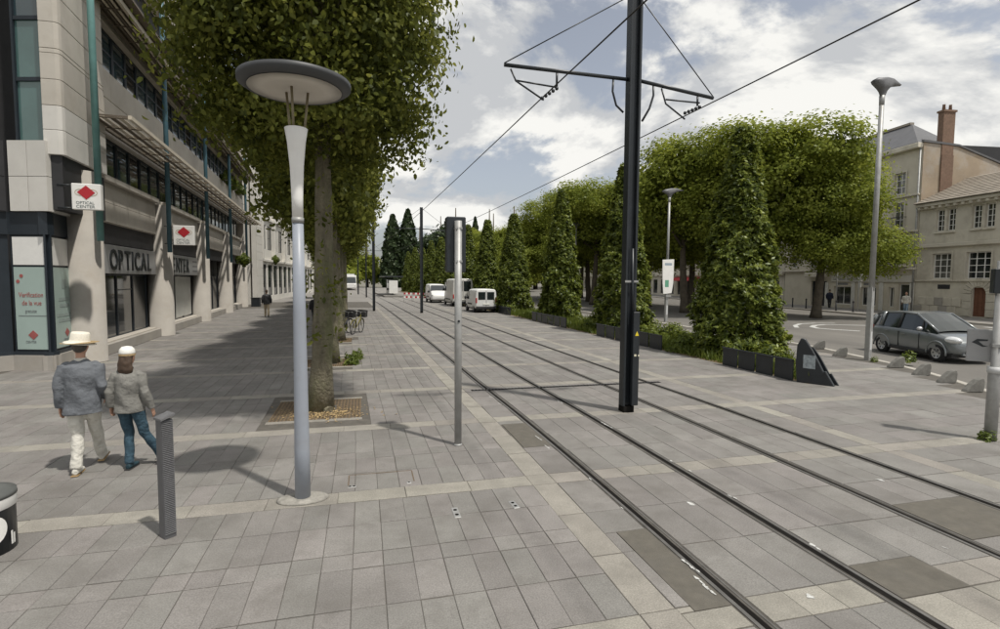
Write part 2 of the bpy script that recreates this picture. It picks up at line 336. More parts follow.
for i, (x0,x1,y0,y1,b) in enumerate(cells):
    w, l = x1-x0-J*.9, y1-y0-J*3; cxx, cyy = (x0+x1)/2, (y0+y1)/2
    dz = rg.uniform(-.0025,.0015); tx, ty = rg.gauss(0,.0018), rg.gauss(0,.0018)
    if i in near:
        key = (round(w,3), round(l,3), b)
        if key not in cache:
            cache[key] = slabmesh('paving_slab', w, l).mesh('paving_slab'); cache[key].materials.append(m_band if b else m_slab)
        obj('paving_slab', cache[key], None, paving, loc=(cxx+sh(cyy)+rg.gauss(0,.0012), cyy+rg.gauss(0,.002), dz), rot=(tx, ty, rg.gauss(0,.0025)))
    else:
        m = slabmesh('s', w, l)
        joined[b].add([(cxx+px+sh(cyy+py), cyy+py, pz+dz+px*ty+py*tx) for px,py,pz in m.v], m.f)
obj('distant_slabs', joined[0], m_slab, paving, kind='stuff'); obj('distant_band_slabs', joined[1], m_band, paving, kind='stuff')
for a,b,c,d in PATCH:
    obj('asphalt_patch', MB().box(a+.004,b,c+.004,d-.004,-.05,-.002), m_patch, paving)
# white paint smears beside the rails
m_paint = mat('worn white paint', (.5,.5,.48), .8, var=.35, scale=30)
for (px,py,w,l,a) in [(539,438,.04,.28,.1),(547,447,.05,.2,.1),(590,479,.03,.08,0),(622,508,.03,.08,0),(690,566,.05,.28,.05),(704,585,.06,.32,.05),(560,402,.05,.3,.1),(607,425,.05,.5,.08),
                      (671,461,.05,.07,0),(689,471,.05,.08,0),(732,497,.04,.15,.1),(814,547,.07,.16,0),(690,504,.13,.1,.4),(880,480,.13,.1,.5),(811,596,.1,.07,.3),(945,548,.04,.05,.3),(490,397,.05,.18,.1),(500,404,.04,.2,.1)]:
    p = gp(px,py); m = MB(); n = 13; rr = random.Random(int(px*py)); nb = 1 if l < .12 else (2 if l < .25 else 4)
    for b_ in range(nb):
        pts = []; oy = (b_-(nb-1)/2)*l/nb*.9; ox = rr.uniform(-.3,.3)*w; sc_ = rr.uniform(.5,1.0)
        for k in range(n):
            t = 2*PI*k/n; q = rr.uniform(.45,1.0); pts.append((ox+math.cos(t)*w/2*q*sc_*.8, oy+math.sin(t)*l/nb/2*q*1.25))
        m.prism(pts, 0, .0015)
    m = m; obj('paint_mark', m, m_paint, paving, loc=(p.x,p.y,.002), rot=(0,0,a))
# ---- rails
ys = [-6 + i*1.6 for i in range(88)]
def strip(m, c, x0, x1, z0, z1):
    vs = []
    for y in ys:
        s = sh(y); vs += [(c+s+x0,y,z0),(c+s+x1,y,z0),(c+s+x1,y,z1),(c+s+x0,y,z1)]
    fs = []
    for i in range(len(ys)-1):
        a = 4*i; fs += [(a+k, a+(k+1)%4, a+4+(k+1)%4, a+4+k) for k in range(4)]
    return m.add(vs, fs)
rl = ['tram rail running beside the pale stone edging stripe','second tram rail of the track beside the signal post','tram rail just beyond the overhead wire mast','tram rail beside the planters, farthest from shops']
for c, s, lb in zip((2.92,4.18,5.85,7.10),(1,-1,1,-1),rl):
    root = empty('tram_rail', (c,0,0), 0, lb, 'rail', 'tram rails set in the paving')
    s_ = s; obj('sealant', strip(MB(),0,-.088,.088,-.07,-.006), mat('dirty rail bedding', (.085,.078,.068), .9, var=.35, scale=6), root); obj('groove_shade', strip(MB(),0,*((-.034,.022) if s > 0 else (-.022,.034)),-.06,-.0035), m_black, root)  # near-flush black strip paints in the shade of the recessed groove
    a = (-.07,-.035) if s > 0 else (.035,.07); b2 = (.05,.066) if s > 0 else (-.066,-.05)
    obj('rail_head', strip(MB(),0,*a,-.05,.001), m_steel, root); obj('groove_lip', strip(MB(),0,*b2,-.05,-.002), m_steel, root)
# ---- drain grating across the tracks
dr = empty('drain_channel', (2.4,12.0,0), 0, 'dark slotted drain channel laid across the tram tracks', 'drain')
yy = 11.86; 
obj('channel_frame', MB().box(0,4.9,-.07,.07,-.03,.004).xf(Matrix.Rotation(R(-.4),4,'Z')), m_black, dr)
sl_ = MB()
for i in range(60): sl_.box(.05+i*.08,.09+i*.08,-.055,.055,.0045,.008)
obj('grating', sl_.xf(Matrix.Rotation(R(-.4),4,'Z')), m_iron, dr)
# ---- kerb of the junction
kerb = empty('kerb', (0,0,0), kind='structure')
pts = [Vector((x,y,0)) for x,y in KERB]; dist = [0]
for a,b in zip(pts,pts[1:]): dist.append(dist[-1]+(b-a).length)
def along(s):
    for i in range(len(pts)-1):
        if s <= dist[i+1]:
            t = (s-dist[i])/(dist[i+1]-dist[i]); return pts[i].lerp(pts[i+1], t)
    return pts[-1]
s = 88.0
km = MB().box(-.1,.1,-.495,.495,-.25,.012).mesh('kerb_stone'); km.materials.append(m_kerb)
while s < dist[-1]-1:
    a, b = along(s), along(s+1); d = b-a
    o = obj('kerb_stone', km, None, kerb, loc=(a+b)/2, rot=(0,0,math.atan2(-d.x,d.y)), bevel=.015); s += 1.0
fk = MB(); fk.box(17.5,17.7,64,149,-.25,.012); obj('kerb_run', fk, m_kerb, kerb)
# ---- stone cat's-ear bollards on the kerb
def stone_ear(loc, rz, i):
    m = MB(); prof = [(-.26,0),(.2,0),(.22,.1),(.23,.26),(.21,.35),(.17,.37),(.04,.32),(-.1,.2),(-.22,.07)]
    m.extr([(0-.075,y*.95,z*.92) for y,z in prof], (.15,0,0))
    return obj('kerb_block', m, mat('rough granite', (.17,.165,.15), .9, var=.25, scale=9, bump=.6, bscale=40), None, 'small grey granite fin bollard standing on the kerb edge', 'bollard', 'granite fin bollards along the kerb', loc=loc, rot=(0,0,rz), bevel=.018, seg=2, fixn=True)
ears = [(788,343),(826,348.5),(848,356),(905,367),(931,374.5),(957,382),(984,391)]
for i,(px,py) in enumerate(ears):
    p = gp(px,py); stone_ear((p.x-.35,p.y,-.002), R(-108-[4,2,0,-2,-4,-6,-6][i]), i)
# ---- far pavement, road markings
FA = Vector((45.0,38.2,0)); FD = Vector((math.sin(R(7)),math.cos(R(7)),0)); FN = Vector((-FD.y,FD.x,0))   # far facade line, FN towards the street
def fpt(u, o, z=0): return FA + FD*u + FN*o + Vector((0,0,z))
q = [fpt(-60,5.2),fpt(-60,-30),fpt(150,-30),fpt(150,5.2)]
fp = MB().prism([(p.x,p.y) for p in q], -.25, 0.0); fpave = obj('far_pavement', fp, m_pave, kind='structure')
q = [fpt(-60,5.45),fpt(-60,5.2),fpt(110,5.2),fpt(110,5.45)]
obj('far_kerb', MB().prism([(p.x,p.y) for p in q], -.25, .01), m_kerb, kind='structure')
def stripe(pxs, w, name='road_marking'):
    ps = [gp(a,b,-.115) for a,b in pxs]; m = MB(); vs = []
    for i,p in enumerate(ps):
        t = (ps[min(i+1,len(ps)-1)]-ps[max(i-1,0)]).normalized(); nn = Vector((-t.y,t.x,0)); vs += [p+nn*w/2, p-nn*w/2]
    m.add(vs, [(2*i,2*i+1,2*i+3,2*i+2) for i in range(len(ps)-1)]); return obj(name, m, m_paint, kind='structure', fixn=True)
stripe([(870,325.5),(845,325),(825,324.5),(815,325.3),(812,326.8),(818,328.2),(835,329.5),(860,331)], .3)
stripe([(835,323.2),(815,323),(800,323.8),(795,325.5),(797,327.5)], .25)
stripe([(700,318.5),(730,318),(760,317.5)], .25); stripe([(985,327),(1000,328.5),(1015,330)], .35)
# ---- small iron covers
def cover(px, py, w, l, rz, lab, holes):
    p = gp(px,py); r = empty('access_cover', (p.x,p.y,.0), rz, lab, 'cover')
    obj('plate', MB().box(-w/2,w/2,-l/2,l/2,-.02,.004), m_galv, r, bevel=.004)
    for hx,hy,hr in holes: obj('key_hole', MB().lathe([(hr,.0045),(hr,.006)], 10, (hx,hy,0)), m_black, r)
cover(456,512.5,.075,.26,0,'two-hole metal key plate set flush near the pale cross band','' or [(0,-.06,.022),(0,.06,.022)])
cover(514,504.5,.075,.2,.1,'two-hole metal key plate nearest the pale edging stripe',[(0,-.045,.02),(0,.045,.02)])
cover(352,486.5,.1,.07,0,'dark worn metal key plate at a corner of the access frame',[(-.025,0,.018),(.025,0,.018)])
cover(409,482.5,.06,.06,0,'small square key plate at the far corner of access frame',[(0,0,.015)])
a = gp(349,486); b = gp(411,470.5)
fr = MB(); x0,x1,y0,y1 = a.x,b.x,a.y-.02,b.y
for q in ((x0,x1,y1,y1+.014),(x1,x1+.014,y0,y1),(x0-.014,x0,y0,y1)): fr.box(*q,-.02,.003)
obj('recessed_edging', fr, mat('rusted angle iron', (.13,.095,.06), .8, var=.3, scale=20), None, 'rusty rectangular iron edging in the paving behind the pale band', 'edging')
# round asphalt trench scar under the lamp shade shadow
# ================================================================== BUILDINGS
def wall_holes(m, y0, y1, z0, z1, holes, x=0.0, depth=.3):
    ysx = sorted({y0,y1,*[h[0] for h in holes],*[h[1] for h in holes]}); zsx = sorted({z0,z1,*[h[2] for h in holes],*[h[3] for h in holes]})
    ysx = [v for v in ysx if y0 <= v <= y1]; zsx = [v for v in zsx if z0 <= v <= z1]
    for a,b in zip(ysx,ysx[1:]):
        for c,d in zip(zsx,zsx[1:]):
            my, mz = (a+b)/2, (c+d)/2
            if any(h[0] < my < h[1] and h[2] < mz < h[3] for h in holes): continue
            m.quad((x,a,c),(x,b,c),(x,b,d),(x,a,d))
    for a,b,c,d in holes:
        for (p,q) in (((a,c),(b,c)),((b,c),(b,d)),((b,d),(a,d)),((a,d),(a,c))):
            m.quad((x,p[0],p[1]),(x-depth,p[0],p[1]),(x-depth,q[0],q[1]),(x,q[0],q[1]))
    return m
wrg = random.Random(12); m_gcur = mat('curtained window glass', (.11,.11,.1), .08, var=.5, scale=2.5, spec=.8, stretch=(3,3,.3)); m_gblind = mat('window glass with blinds', (.045,.047,.045), .07, var=.5, scale=.8, spec=.8)  # paler glass tints for curtains and blinds, picked at random
def window(par, y0, y1, z0, z1, x, nx=2, nz=2, fm=None, fw=.06, gm=None, zbars=None, name='window'):
    fm = fm or m_white; m = MB(); g = .004
    if gm is None: gm = wrg.choice([m_glass,m_glass,m_gcur,m_gblind])
    y0 += g; y1 -= g; z0 += g; z1 -= g
    m.box(x,x+.06,y0,y0+fw,z0,z1); m.box(x,x+.06,y1-fw,y1,z0,z1); m.box(x,x+.06,y0+fw,y1-fw,z0,z0+fw); m.box(x,x+.06,y0+fw,y1-fw,z1-fw,z1)
    for i in range(1,nx): c = y0+(y1-y0)*i/nx; m.box(x+.005,x+.052,c-fw*.45,c+fw*.45,z0+fw,z1-fw)
    zb = zbars if zbars is not None else [z0+(z1-z0)*i/nz for i in range(1,nz)]
    for c in zb: m.box(x+.009,x+.047,y0+fw,y1-fw,c-fw*.35,c+fw*.35)
    w = obj(name, m, fm, par)
    obj('pane', MB().box(x+.012,x+.022,y0+fw*.5,y1-fw*.5,z0+fw*.5,z1-fw*.5), gm or m_glass, w); return w
def text(body, size, par, matx, depth=.02, mtl=None, name='lettering', sx=1.0, bold=0):
    c = bpy.data.curves.new('t','FONT'); c.body = body; c.size = size; c.extrude = depth; c.align_x = 'LEFT'; c.offset = bold; c.resolution_u = 3
    o = bpy.data.objects.new('t', c); COL.objects.link(o); dg = bpy.context.evaluated_depsgraph_get(); dg.update()
    me = bpy.data.meshes.new_from_object(o.evaluated_get(dg)); bpy.data.objects.remove(o); bpy.data.curves.remove(c)
    me.transform(Matrix.Diagonal((sx,1,1,1))); me.materials.clear()
    r = obj(name, me, mtl or m_dark, par); r.matrix_local = matx; return r
def faceX(y, z, x):     # text plane: reading along +y, facing +x
    return Matrix(((0,0,1,x),(1,0,0,y),(0,1,0,z),(0,0,0,1)))
m_sign = mat('silver fascia', (.42,.42,.42), .45, .2, var=.05)
m_blind = mat('dark blind box', (.03,.03,.032), .6)
m_frame = mat('navy window frame', (.02,.027,.035), .45)
m_tealg = mat('teal spandrel glass', (.07,.13,.125), .1, var=.25, scale=.5, spec=.7)
m_blueg = mat('blue tinted glass', (.035,.06,.07), .07, var=.25, scale=.5, spec=.8)
m_poster = mat('pale green poster and reflection', (.36,.45,.415), .5, var=.06, scale=1.2)
m_soffit = mat('brown louvre', (.14,.115,.085), .7, var=.15, scale=3)
m_louv = mat('cream louvre', (.6,.54,.44), .7, var=.08)
LB = empty('shop_building', (-8.3,20,0), R(3.9), 'pale stone shop building with round columns, long louvred canopies and optician fascia', 'building')
UE = 33.0; COLS = [-1.3,6.5,14.5,22.5,30.5]
obj('wall', wall_holes(MB(), -1.3, UE, 0, 18, [(-.6,UE-1,.4,4.4),(-.6,UE-.4,5.95,7.42),(-.6,UE-.4,9.55,11.15),(-.6,UE-.4,13.2,15)], -.02, .6), m_stone, LB)
obj('core', MB().box(-12,-.66,-1.3,UE,0,17.9), m_blind, LB)
for u in COLS:
    obj('column', MB().lathe([(.52,0),(.52,.02),(.5,.03),(.5,5.7)], 26, (.02,u,0)), m_conc, LB)
def pipe(u): obj('downpipe', MB().tube([(.62,u,3.65),(.62,u,17)],.095,10), m_teal if u < 0 else m_bluep, LB)
for u in (-1.75,5.7,13.6,21.6,29.6): pipe(u)
for k,(a,b) in enumerate(zip(COLS,COLS[1:])):
    a2, b2 = a+.45, b-.45
    obj('plinth', MB().box(-.4,.12,a2,b2,0,.36), m_conc, LB, bevel=.015)
    nsub = 2
    w = (b2-a2-.2)/nsub
    for i in range(nsub):     # lintel slabs
        for j,(z0,z1) in enumerate(((4.42,5.06),(5.07,5.72))):
            obj('stone_panel', MB().box(-.1,.06,a2+.1+i*w+.006,a2+.1+(i+1)*w-.006,z0,z1), m_stone, LB, bevel=.008)
    obj('ledge', MB().box(-.3,.22,a2+.05,b2-.05,5.74,5.93), m_stone, LB, bevel=.02)
    obj('blind_box', MB().box(-.35,-.06,a2,b2,3.72,4.4), m_blind, LB)
    # shop glazing
    n = 4; w = (b2-a2)/n
    for i in range(n):
        wn = window(LB, a2+i*w, a2+(i+1)*w, .37, 2.68, -.45, 1, 1, m_frame, .05, m_glass, zbars=[2.1] if i == 2 else [], name='shop_window' if i != 2 else 'shop_door')
    # first and second floor window bands
    n = 6; w = (b-a)/n
    for z0,z1,zb in ((5.96,7.41,[]),(9.56,11.14,[10.45])):
        for i in range(n):
            window(LB, a+i*w+.02, a+(i+1)*w-.02, z0, z1, -.3, 1, 1, m_frame, .07, m_blueg if (i*3+k) % 4 else m_glass, zbars=zb)
    # spandrel stone panels above the canopy
    w = (b-a)/3
    for i in range(3):
        for z0,z1 in ((7.62,8.55),(8.57,9.5)): obj('stone_panel', MB().box(-.05,.07,a+i*w+.006,a+(i+1)*w-.006,z0,z1), m_stone, LB, bevel=.008)
        for z0,z1 in ((11.5,12.3),(12.32,13.15)): obj('stone_panel', MB().box(-.05,.07,a+i*w+.006,a+(i+1)*w-.006,z0,z1), m_wpan, LB, bevel=.008)
# fascia signs
for a,b in ((-.8,6.0),(7.0,14.0)):
    obj('fascia_sign', MB().box(-.2,.0,a,b,2.7,3.68), m_sign, LB, bevel=.01)
obj('display_or_reflection', MB().box(-.385,-.375,10.6,13.9,.5,2.6), mat('pale display board', (.5,.5,.47), .5, var=.1, scale=1.5), LB)
obj('display_or_reflection', MB().box(-.385,-.375,-.6,.4,1.2,2.4), mat('pale green poster and reflection', (.36,.45,.415)), LB)  # green panel paints in the green reflection on the first shop window
obj('display_or_reflection', MB().box(-.385,-.375,17.0,18.2,1.5,2.5), mat('tan display board', (.3,.24,.17), .6, var=.2, scale=2), LB)
u = .75
for ch,wd in zip('OPTICAL',(.86,.74,.74,.36,.82,.86,.62)):
    text(ch, 1.0, LB, faceX(u,2.84,.015), .02, m_dark, 'letter', .92, .012); u += wd*.92
u = 7.75
for ch,wd in zip('CENTER',(.86,.72,.82,.7,.72,.74)):
    text(ch, 1.0, LB, faceX(u,2.84,.015), .02, m_dark, 'letter', .92, .012); u += wd*.92
for i in range(3): obj('small_print_line', MB().box(.0,.006,12.75,13.75,2.88+i*.26,2.97+i*.26), mat('fascia print', (.2,.2,.2), .6), LB)
# louvred canopies
def canopy(z, proj, y0, y1, thick):
    c = obj('canopy', MB().box(proj-.1,proj,y0,y1,z,z+thick), m_louv, LB)
    obj('canopy_beam', MB().box(.1,.2,y0,y1,z,z+thick), m_soffit, c)
    y = y0; i = 0
    while y < y1-.1:
        obj('canopy_arm', MB().box(.2,proj-.1,y,y+.08,z+.01,z+thick-.02), m_soffit, c); y += 1.32
    for k in range(4):
        xx = .28+k*(proj-.45)/4; obj('louvre', MB().box(xx,xx+(proj-.45)/4*.62,y0,y1,z+.03,z+.05), m_louv if k % 2 else m_soffit, c)
canopy(7.42, 1.35, -1.1, UE+1.0, .12); canopy(11.2, .95, -1.1, UE, .16)
obj('roof_cornice', MB().box(-.3,1.2,-1.3,UE,11.42,11.5), m_soffit, LB)
# chamfered corner with shop window bay (local coordinates)
def loc_(x, y):
    p = Matrix.Rotation(-R(3.9),3,'Z') @ Vector((x+8.3,y-20,0)); return (p.x,p.y)
A0, A1, B1, C0 = loc_(-9.35,17.35), loc_(-8.28,17.05), loc_(-8.42,18.9), loc_(-11.2,16.0)
def facet(p, q, z0, z1, mt, name, th=.12, par=None, off=0.0, ins=0.0):
    P, Q = Vector((*p,0)), Vector((*q,0)); d = (Q-P).normalized(); nn = Vector((d.y,-d.x,0))
    a, b = P+d*ins+nn*off, Q-d*ins+nn*off
    m = MB().extr([a+Vector((0,0,z0)),b+Vector((0,0,z0)),b+Vector((0,0,z1)),a+Vector((0,0,z1))], -nn*th); return obj(name, m, mt, par or LB, fixn=True)
for (p,q,k) in ((C0,A0,0),(A0,A1,1),(A1,B1,2)):
    facet(p,q,0,.42,m_conc,'plinth',.3,off=.05); facet(p,q,.42,.52,m_frame,'window_sill',.2)
    facet(p,q,3.72,4.32,m_frame,'fascia_band',.2); facet(p,q,.52,3.72,m_frame,'bay_frame',.05,off=-.06)
    if k:
        facet(p,q,2.9,3.66,m_white,'blind_panel',.02,off=-.02,ins=.09); pz = facet(p,q,.58,2.84,m_poster,'poster_window',.02,off=-.02,ins=.09)
        P, Q = Vector((*p,0)), Vector((*q,0)); d = (Q-P).normalized(); nn = Vector((d.y,-d.x,0)); wd = (Q-P).length
        def on(s, z, o=.0): v = P+d*s+nn*o; return Matrix(((d.x,0,nn.x,v.x),(d.y,0,nn.y,v.y),(0,1,0,z),(0,0,0,1)))
        tx = mat('poster grey print', (.2,.22,.22), .6); txr = mat('poster red print', (.35,.1,.09), .6)
        if k == 1:
            text('Verification', .19, LB, on(.2,2.02,-.015), .002, txr, 'poster_lettering', .78); text('de la vue', .19, LB, on(.28,1.8,-.015), .002, txr, 'poster_lettering', .8)
            text('gratuite', .13, LB, on(.36,1.6,-.015), .002, tx, 'poster_lettering', .8); facet((P+d*.17)[:2],(P+d*.95)[:2],1.5,1.52,tx,'poster_rule',.004,off=-.014)
            for (s,z) in ((.2,2.45),(.3,2.6)): obj('poster_dot', MB().lathe([(.05,0),(.05,.004)],10), txr, LB).matrix_local = on(s,z,-.015)
        else:
            for z,a_,b_ in ((1.9,.5,1.2),(1.72,.55,1.15),(1.45,.35,1.35),(1.3,.45,1.25)): facet((P+d*a_)[:2],(P+d*b_)[:2],z,z+.09,mat('faint poster print',(.3,.36,.34),.6),'poster_print_line',.004,off=-.014)
            facet((P+d*.7)[:2],(P+d*1.0)[:2],2.25,2.5,mat('faint poster print',(.3,.36,.34),.6),'poster_print_block',.004,off=-.014)
        dm = obj('poster_emblem', MB().extr([(0,-.13,0),(.14,0,0),(0,.13,0),(-.14,0,0)],(0,0,.004)), txr, LB, fixn=True); dm.matrix_local = on(wd*.5,.98,-.015)
        text('CENTER', .09, LB, on(wd*.5-.22,.76,-.015), .002, tx, 'poster_lettering', .9)
    # white cladding over the bay and tinted windows above
    dd_ = (Vector((*q,0))-Vector((*p,0))).normalized()
    if k == 1: p = (Vector((*p,0))+dd_*.2)[:2]; q = (Vector((*q,0))+dd_*.14)[:2]
    for (z0,z1) in ((4.34,5.25),(5.265,6.2)):
        P, Q = Vector((*p,0)), Vector((*q,0)); n2 = 2 if k else 1
        if k == 2 and z0 > 5: continue
        for i in range(n2): facet((P.lerp(Q,i/n2))[:2],(P.lerp(Q,(i+1)/n2))[:2],z0,z1,m_wpan if k else m_blind,'stone_panel',.2,off=.1,ins=.008)
    if k < 2:
        for z0,z1,mt in ((6.25,7.85,m_tealg),(7.95,9.45,m_tealg),(9.55,11.4,m_blueg),(11.5,13.2,m_blueg),(13.3,15,m_blueg)):
            f_ = facet(p,q,z0,z1,mt,'tinted_window',.04,off=-.25,ins=.04); facet(p,q,z0-.1,z0,m_frame,'window_bar',.1,off=-.2)
        facet(p,(Vector(p).lerp(Vector(q),.06))[:2],6.2,15,m_frame,'window_post',.1,off=-.18)
# protruding pier beside the windows
P0, P1 = loc_(-8.25,17.0), loc_(-7.78,17.0); P2 = loc_(-8.0,20.0)
for i,(z0,z1) in enumerate(((5.86,6.5),(6.51,7.14),(7.15,7.82),(7.83,8.5),(8.51,8.62),(8.63,9.3),(9.31,9.98),(9.99,10.66),(10.67,11.34),(11.35,12.0),(12.01,12.7),(12.71,13.4),(13.41,14.1))):
    dpx = .0 if i != 4 else .03
    m = MB().prism([P0,(P1[0]-.12,P1[1]),(P1[0]-.03,P1[1]+.04),(P1[0],P1[1]+.14),P2,(P2[0]-.7,P2[1])], z0, z1); obj('stone_panel', m, m_wpan if i < 2 else m_stone, LB, bevel=.01)
obj('pier_core', MB().prism([(P0[0]+.05,P0[1]+.06),(P1[0]-.1,P1[1]+.1),(P2[0]-.08,P2[1]-.05),(P2[0]-.6,P2[1]-.05)], 4.4, 14), m_blind, LB)
# projecting optician signs
def blade_sign(pos, lab, s=1.0):
    r = empty('projecting_sign', pos, R(3.9), lab, 'sign', 'square optician signs projecting from the shop front')
    w, h = .92*s, .95*s
    obj('sign_box', MB().box(0,w,-.09,.09,0,h), m_white, r, bevel=.015)
    k = .28*s; cx_, cz_ = w/2, h*.66
    for o_,kk,mm in ((-.094,k*1.0,m_red),(-.092,k*.62,None)):
        if mm is None: continue
        pts = []
        for i in range(4):
            a = PI/2*i; b = PI/2*(i+1)
            for t in (0,.2,.4,.6,.8):
                q = Vector((math.cos(a),math.sin(a)))*(1-t)+Vector((math.cos(b),math.sin(b)))*t; j = 1+.06*math.sin(t*5*PI); pts.append((cx_+q.x*kk*j, o_, cz_+q.y*kk*j*.92))
        obj('emblem', MB().extr(pts,(0,-.006,0)), mm, r, fixn=True)
    rim = MB()
    for sg in (-1,1):
        pts = [(cx_+sg*(k*.62+math.cos(t)*k*.62), -.0935, cz_+math.sin(t)*k*.42) for t in [2*PI*i/14 for i in range(15)]]
        rim.tube(pts, .008*s, 5, False)
    obj('spectacle_outline', rim, mat('gold line', (.42,.33,.2), .5), r)
    mt = Matrix(((1,0,0,.13*s),(0,0,-1,-.092),(0,1,0,.2*s),(0,0,0,1))); text('OPTICAL', .145*s, r, mt, .003, mat('sign grey print', (.12,.15,.15), .6), 'lettering', .98)
    mt = Matrix(((1,0,0,.13*s),(0,0,-1,-.092),(0,1,0,.06*s),(0,0,0,1))); text('CENTER', .15*s, r, mt, .003, mat('sign grey print', (.12,.15,.15), .6), 'lettering', 1.06)
    for zz_ in (.06*s,h-.06*s): obj('bracket', MB().tube([(-.35,0,zz_),(0,0,zz_)],.02,6), m_dark, r)
blade_sign((-7.68,17.1,4.42), 'white square sign with red diamond, beside the corner stone pier', .74)
q_ = ray(174,245)*(25.7/ray(174,245).y); blade_sign((q_.x,25.7,q_.z+CAMH), 'white square sign with red diamond above the fascia letters', .88)
# hanging flower ball + dark planter at the end of the shop building
def hanging_ball(u, x, z, r_, lab):
    pos = Matrix.Translation((-8.3,20,0)) @ Matrix.Rotation(R(3.9),4,'Z') @ Vector((x,u,z)); return pos
# ---- second building: white stone blocks with deep vertical fins
m_w2 = mat('white limestone', (.68,.655,.6), .75, var=.06, scale=.5, dirt=((.5,.47,.42), .7, .35))
B2 = empty('office_building', tuple(Matrix.Translation((-8.3,20,0)) @ Matrix.Rotation(R(3.9),4,'Z') @ Vector((.0,35.5,0))), R(-2.0), 'white stone office block with deep window fins beyond the shop building', 'building')
LEN = 46
hol = []
for i in range(13):
    y = 4.2+i*3.1
    for z0,z1 in ((.6,4.0),(5.6,8.2),(9.7,12.3)): hol.append((y,y+2.2,z0,z1))
obj('wall', wall_holes(MB(), 0, LEN, 0, 14.2, hol, .3, .14), m_w2, B2)
obj('side_wall', MB().box(-10,.12,0,LEN,0,14.1), m_w2, B2)
for h in hol: window(B2, *h, .3-.12, 1, 2, m_frame, .07, m_glass)
for i in range(8):
    y = 3.3+i*6.2; obj('fin', MB().box(.3,.68,y,y+.6,4.5,13.6), m_w2, B2, bevel=.02)
for z in (4.3,8.75,13.7): obj('string_course', MB().box(.29,.5,2.8,LEN,z,z+.25), m_w2, B2, bevel=.02)
obj('corner_block', MB().box(.302,.75,0,2.6,0,14.4), m_w2, B2)
for i in range(18): obj('stone_course', MB().box(.74,.77,-.012,2.612,.4+i*.78,.4+i*.78+.74), m_w2, B2, bevel=.01)
obj('parapet', MB().box(-.5,.6,0,LEN,14.2,14.8), m_w2, B2)
B3 = empty('distant_building', tuple(Matrix.Translation((-8.3,20,0)) @ Matrix.Rotation(R(3.9),4,'Z') @ Vector((3.2,84,0))), R(-2.0), 'far pale building closing the row beyond the office block', 'building')
hol = [(2+i*3.4,3.5+i*3.4,z,z+2) for i in range(11) for z in (1,4.6,8.2)]
obj('wall', wall_holes(MB(), 0, 40, 0, 12, hol, .3, .3), m_w2, B3); obj('core', MB().box(-10,.02,0,40,0,12), m_glass, B3)
obj('roof', MB().extr([(.6,-.2,12),(-5,-.2,15),(-10.5,-.2,12)],(0,40.4,0)), m_slate, B3, fixn=True)
for h in hol: window(B3, *h, .05, 1, 2, m_white, .08)
# ================================================================== RIGHT SIDE BUILDINGS (local: x towards street, y to the right along the facade)
RZ = R(173)
def fac_root(name, lab, u, cat='building'):
    p = fpt(u,0); return empty(name, (p.x,p.y,0), RZ, lab, cat)
# low limestone house
RB = fac_root('limestone_house', 'low two-storey limestone house with twin arched windows and round-headed door', -3.95)
wins = [(1.4,3.0,2.85,4.85),(4.15,5.95,2.85,4.85),(9.2,10.9,2.85,4.85)]
upw = [(1.5,2.2,6.6,8.3),(2.4,3.1,6.6,8.3),(4.35,5.05,6.6,8.3),(5.3,6.0,6.6,8.3),(8.6,9.3,6.6,8.3),(9.5,10.2,6.6,8.3)]
door = (4.75,5.75,.05,2.2)
obj('wall', wall_holes(MB(), 0, 16, 0, 8.75, wins+upw+[door], 0, .3), m_old, RB)
obj('core', MB().box(-9,-.62,0,16,0,8.6), m_blind, RB)
for w in wins:
    window(RB,*w,-.25,3,4,m_white,.07); obj('window_surround', wall_holes(MB(), w[0]-.16,w[1]+.16,w[2]-.1,w[3]+.2,[w],.05,.05), m_old, RB)
    obj('sill', MB().box(0,.15,w[0]-.2,w[1]+.2,w[2]-.2,w[2]-.08), m_old, RB, bevel=.02)
for w in upw:
    window(RB,*w,-.25,2,4,m_white,.06); obj('sill', MB().box(0,.12,w[0]-.08,w[1]+.08,w[2]-.18,w[2]-.06), m_old, RB, bevel=.02)
    hd = MB(); c = (w[0]+w[1])/2; pts = [(0.02,c+math.cos(t)*.46,w[3]-.05+math.sin(t)*.22) for t in [PI*i/8 for i in range(9)]]; hd.tube(pts,.06,6); obj('window_arch', hd, m_old, RB)
for i in range(22):        # rusticated base stones
    for j in range(2):
        y = i*.72+(j%2)*.36
        if y+.7 > 16 or (y < 6.3 and y+.7 > 4.2): continue
        obj('stone', MB().box(.0,.07,y,y+.69,.05+j*.68,.05+j*.68+.65), m_old if (i+j)%3 else m_conc, RB, bevel=.02)
for i in range(11):        # voussoirs of the door arch
    t0 = PI*i/11+.02; t1 = PI*(i+1)/11-.02; r0, r1 = .55, 1.15; c = 5.25; zc = 1.75
    obj('arch_stone', MB().extr([(.0,c+math.cos(t)*r,zc+math.sin(t)*r) for t,r in ((t0,r0),(t0,r1),(t1,r1),(t1,r0))],(.1,0,0)), m_old, RB, fixn=True)
for s in (-1,1):
    for j in range(3): obj('arch_stone', MB().box(0,.1,*sorted((5.25+s*.55,5.25+s*1.15)),.05+j*.56,.05+j*.56+.54), m_old, RB, bevel=.015)
d = obj('door', MB().box(-.22,-.16,4.75,5.75,.06,2.2), mat('brown oak door', (.17,.075,.045), .7, var=.2, scale=6), RB); 
for k in range(3): obj('door_board', MB().box(-.16,-.14,4.8+k*.31,5.08+k*.31,.1,2.1), mat('brown oak door', (.17,.075,.045)), d)
obj('vent', MB().box(-.02,.02,2.0,3.0,2.05,2.4), m_blind, RB)
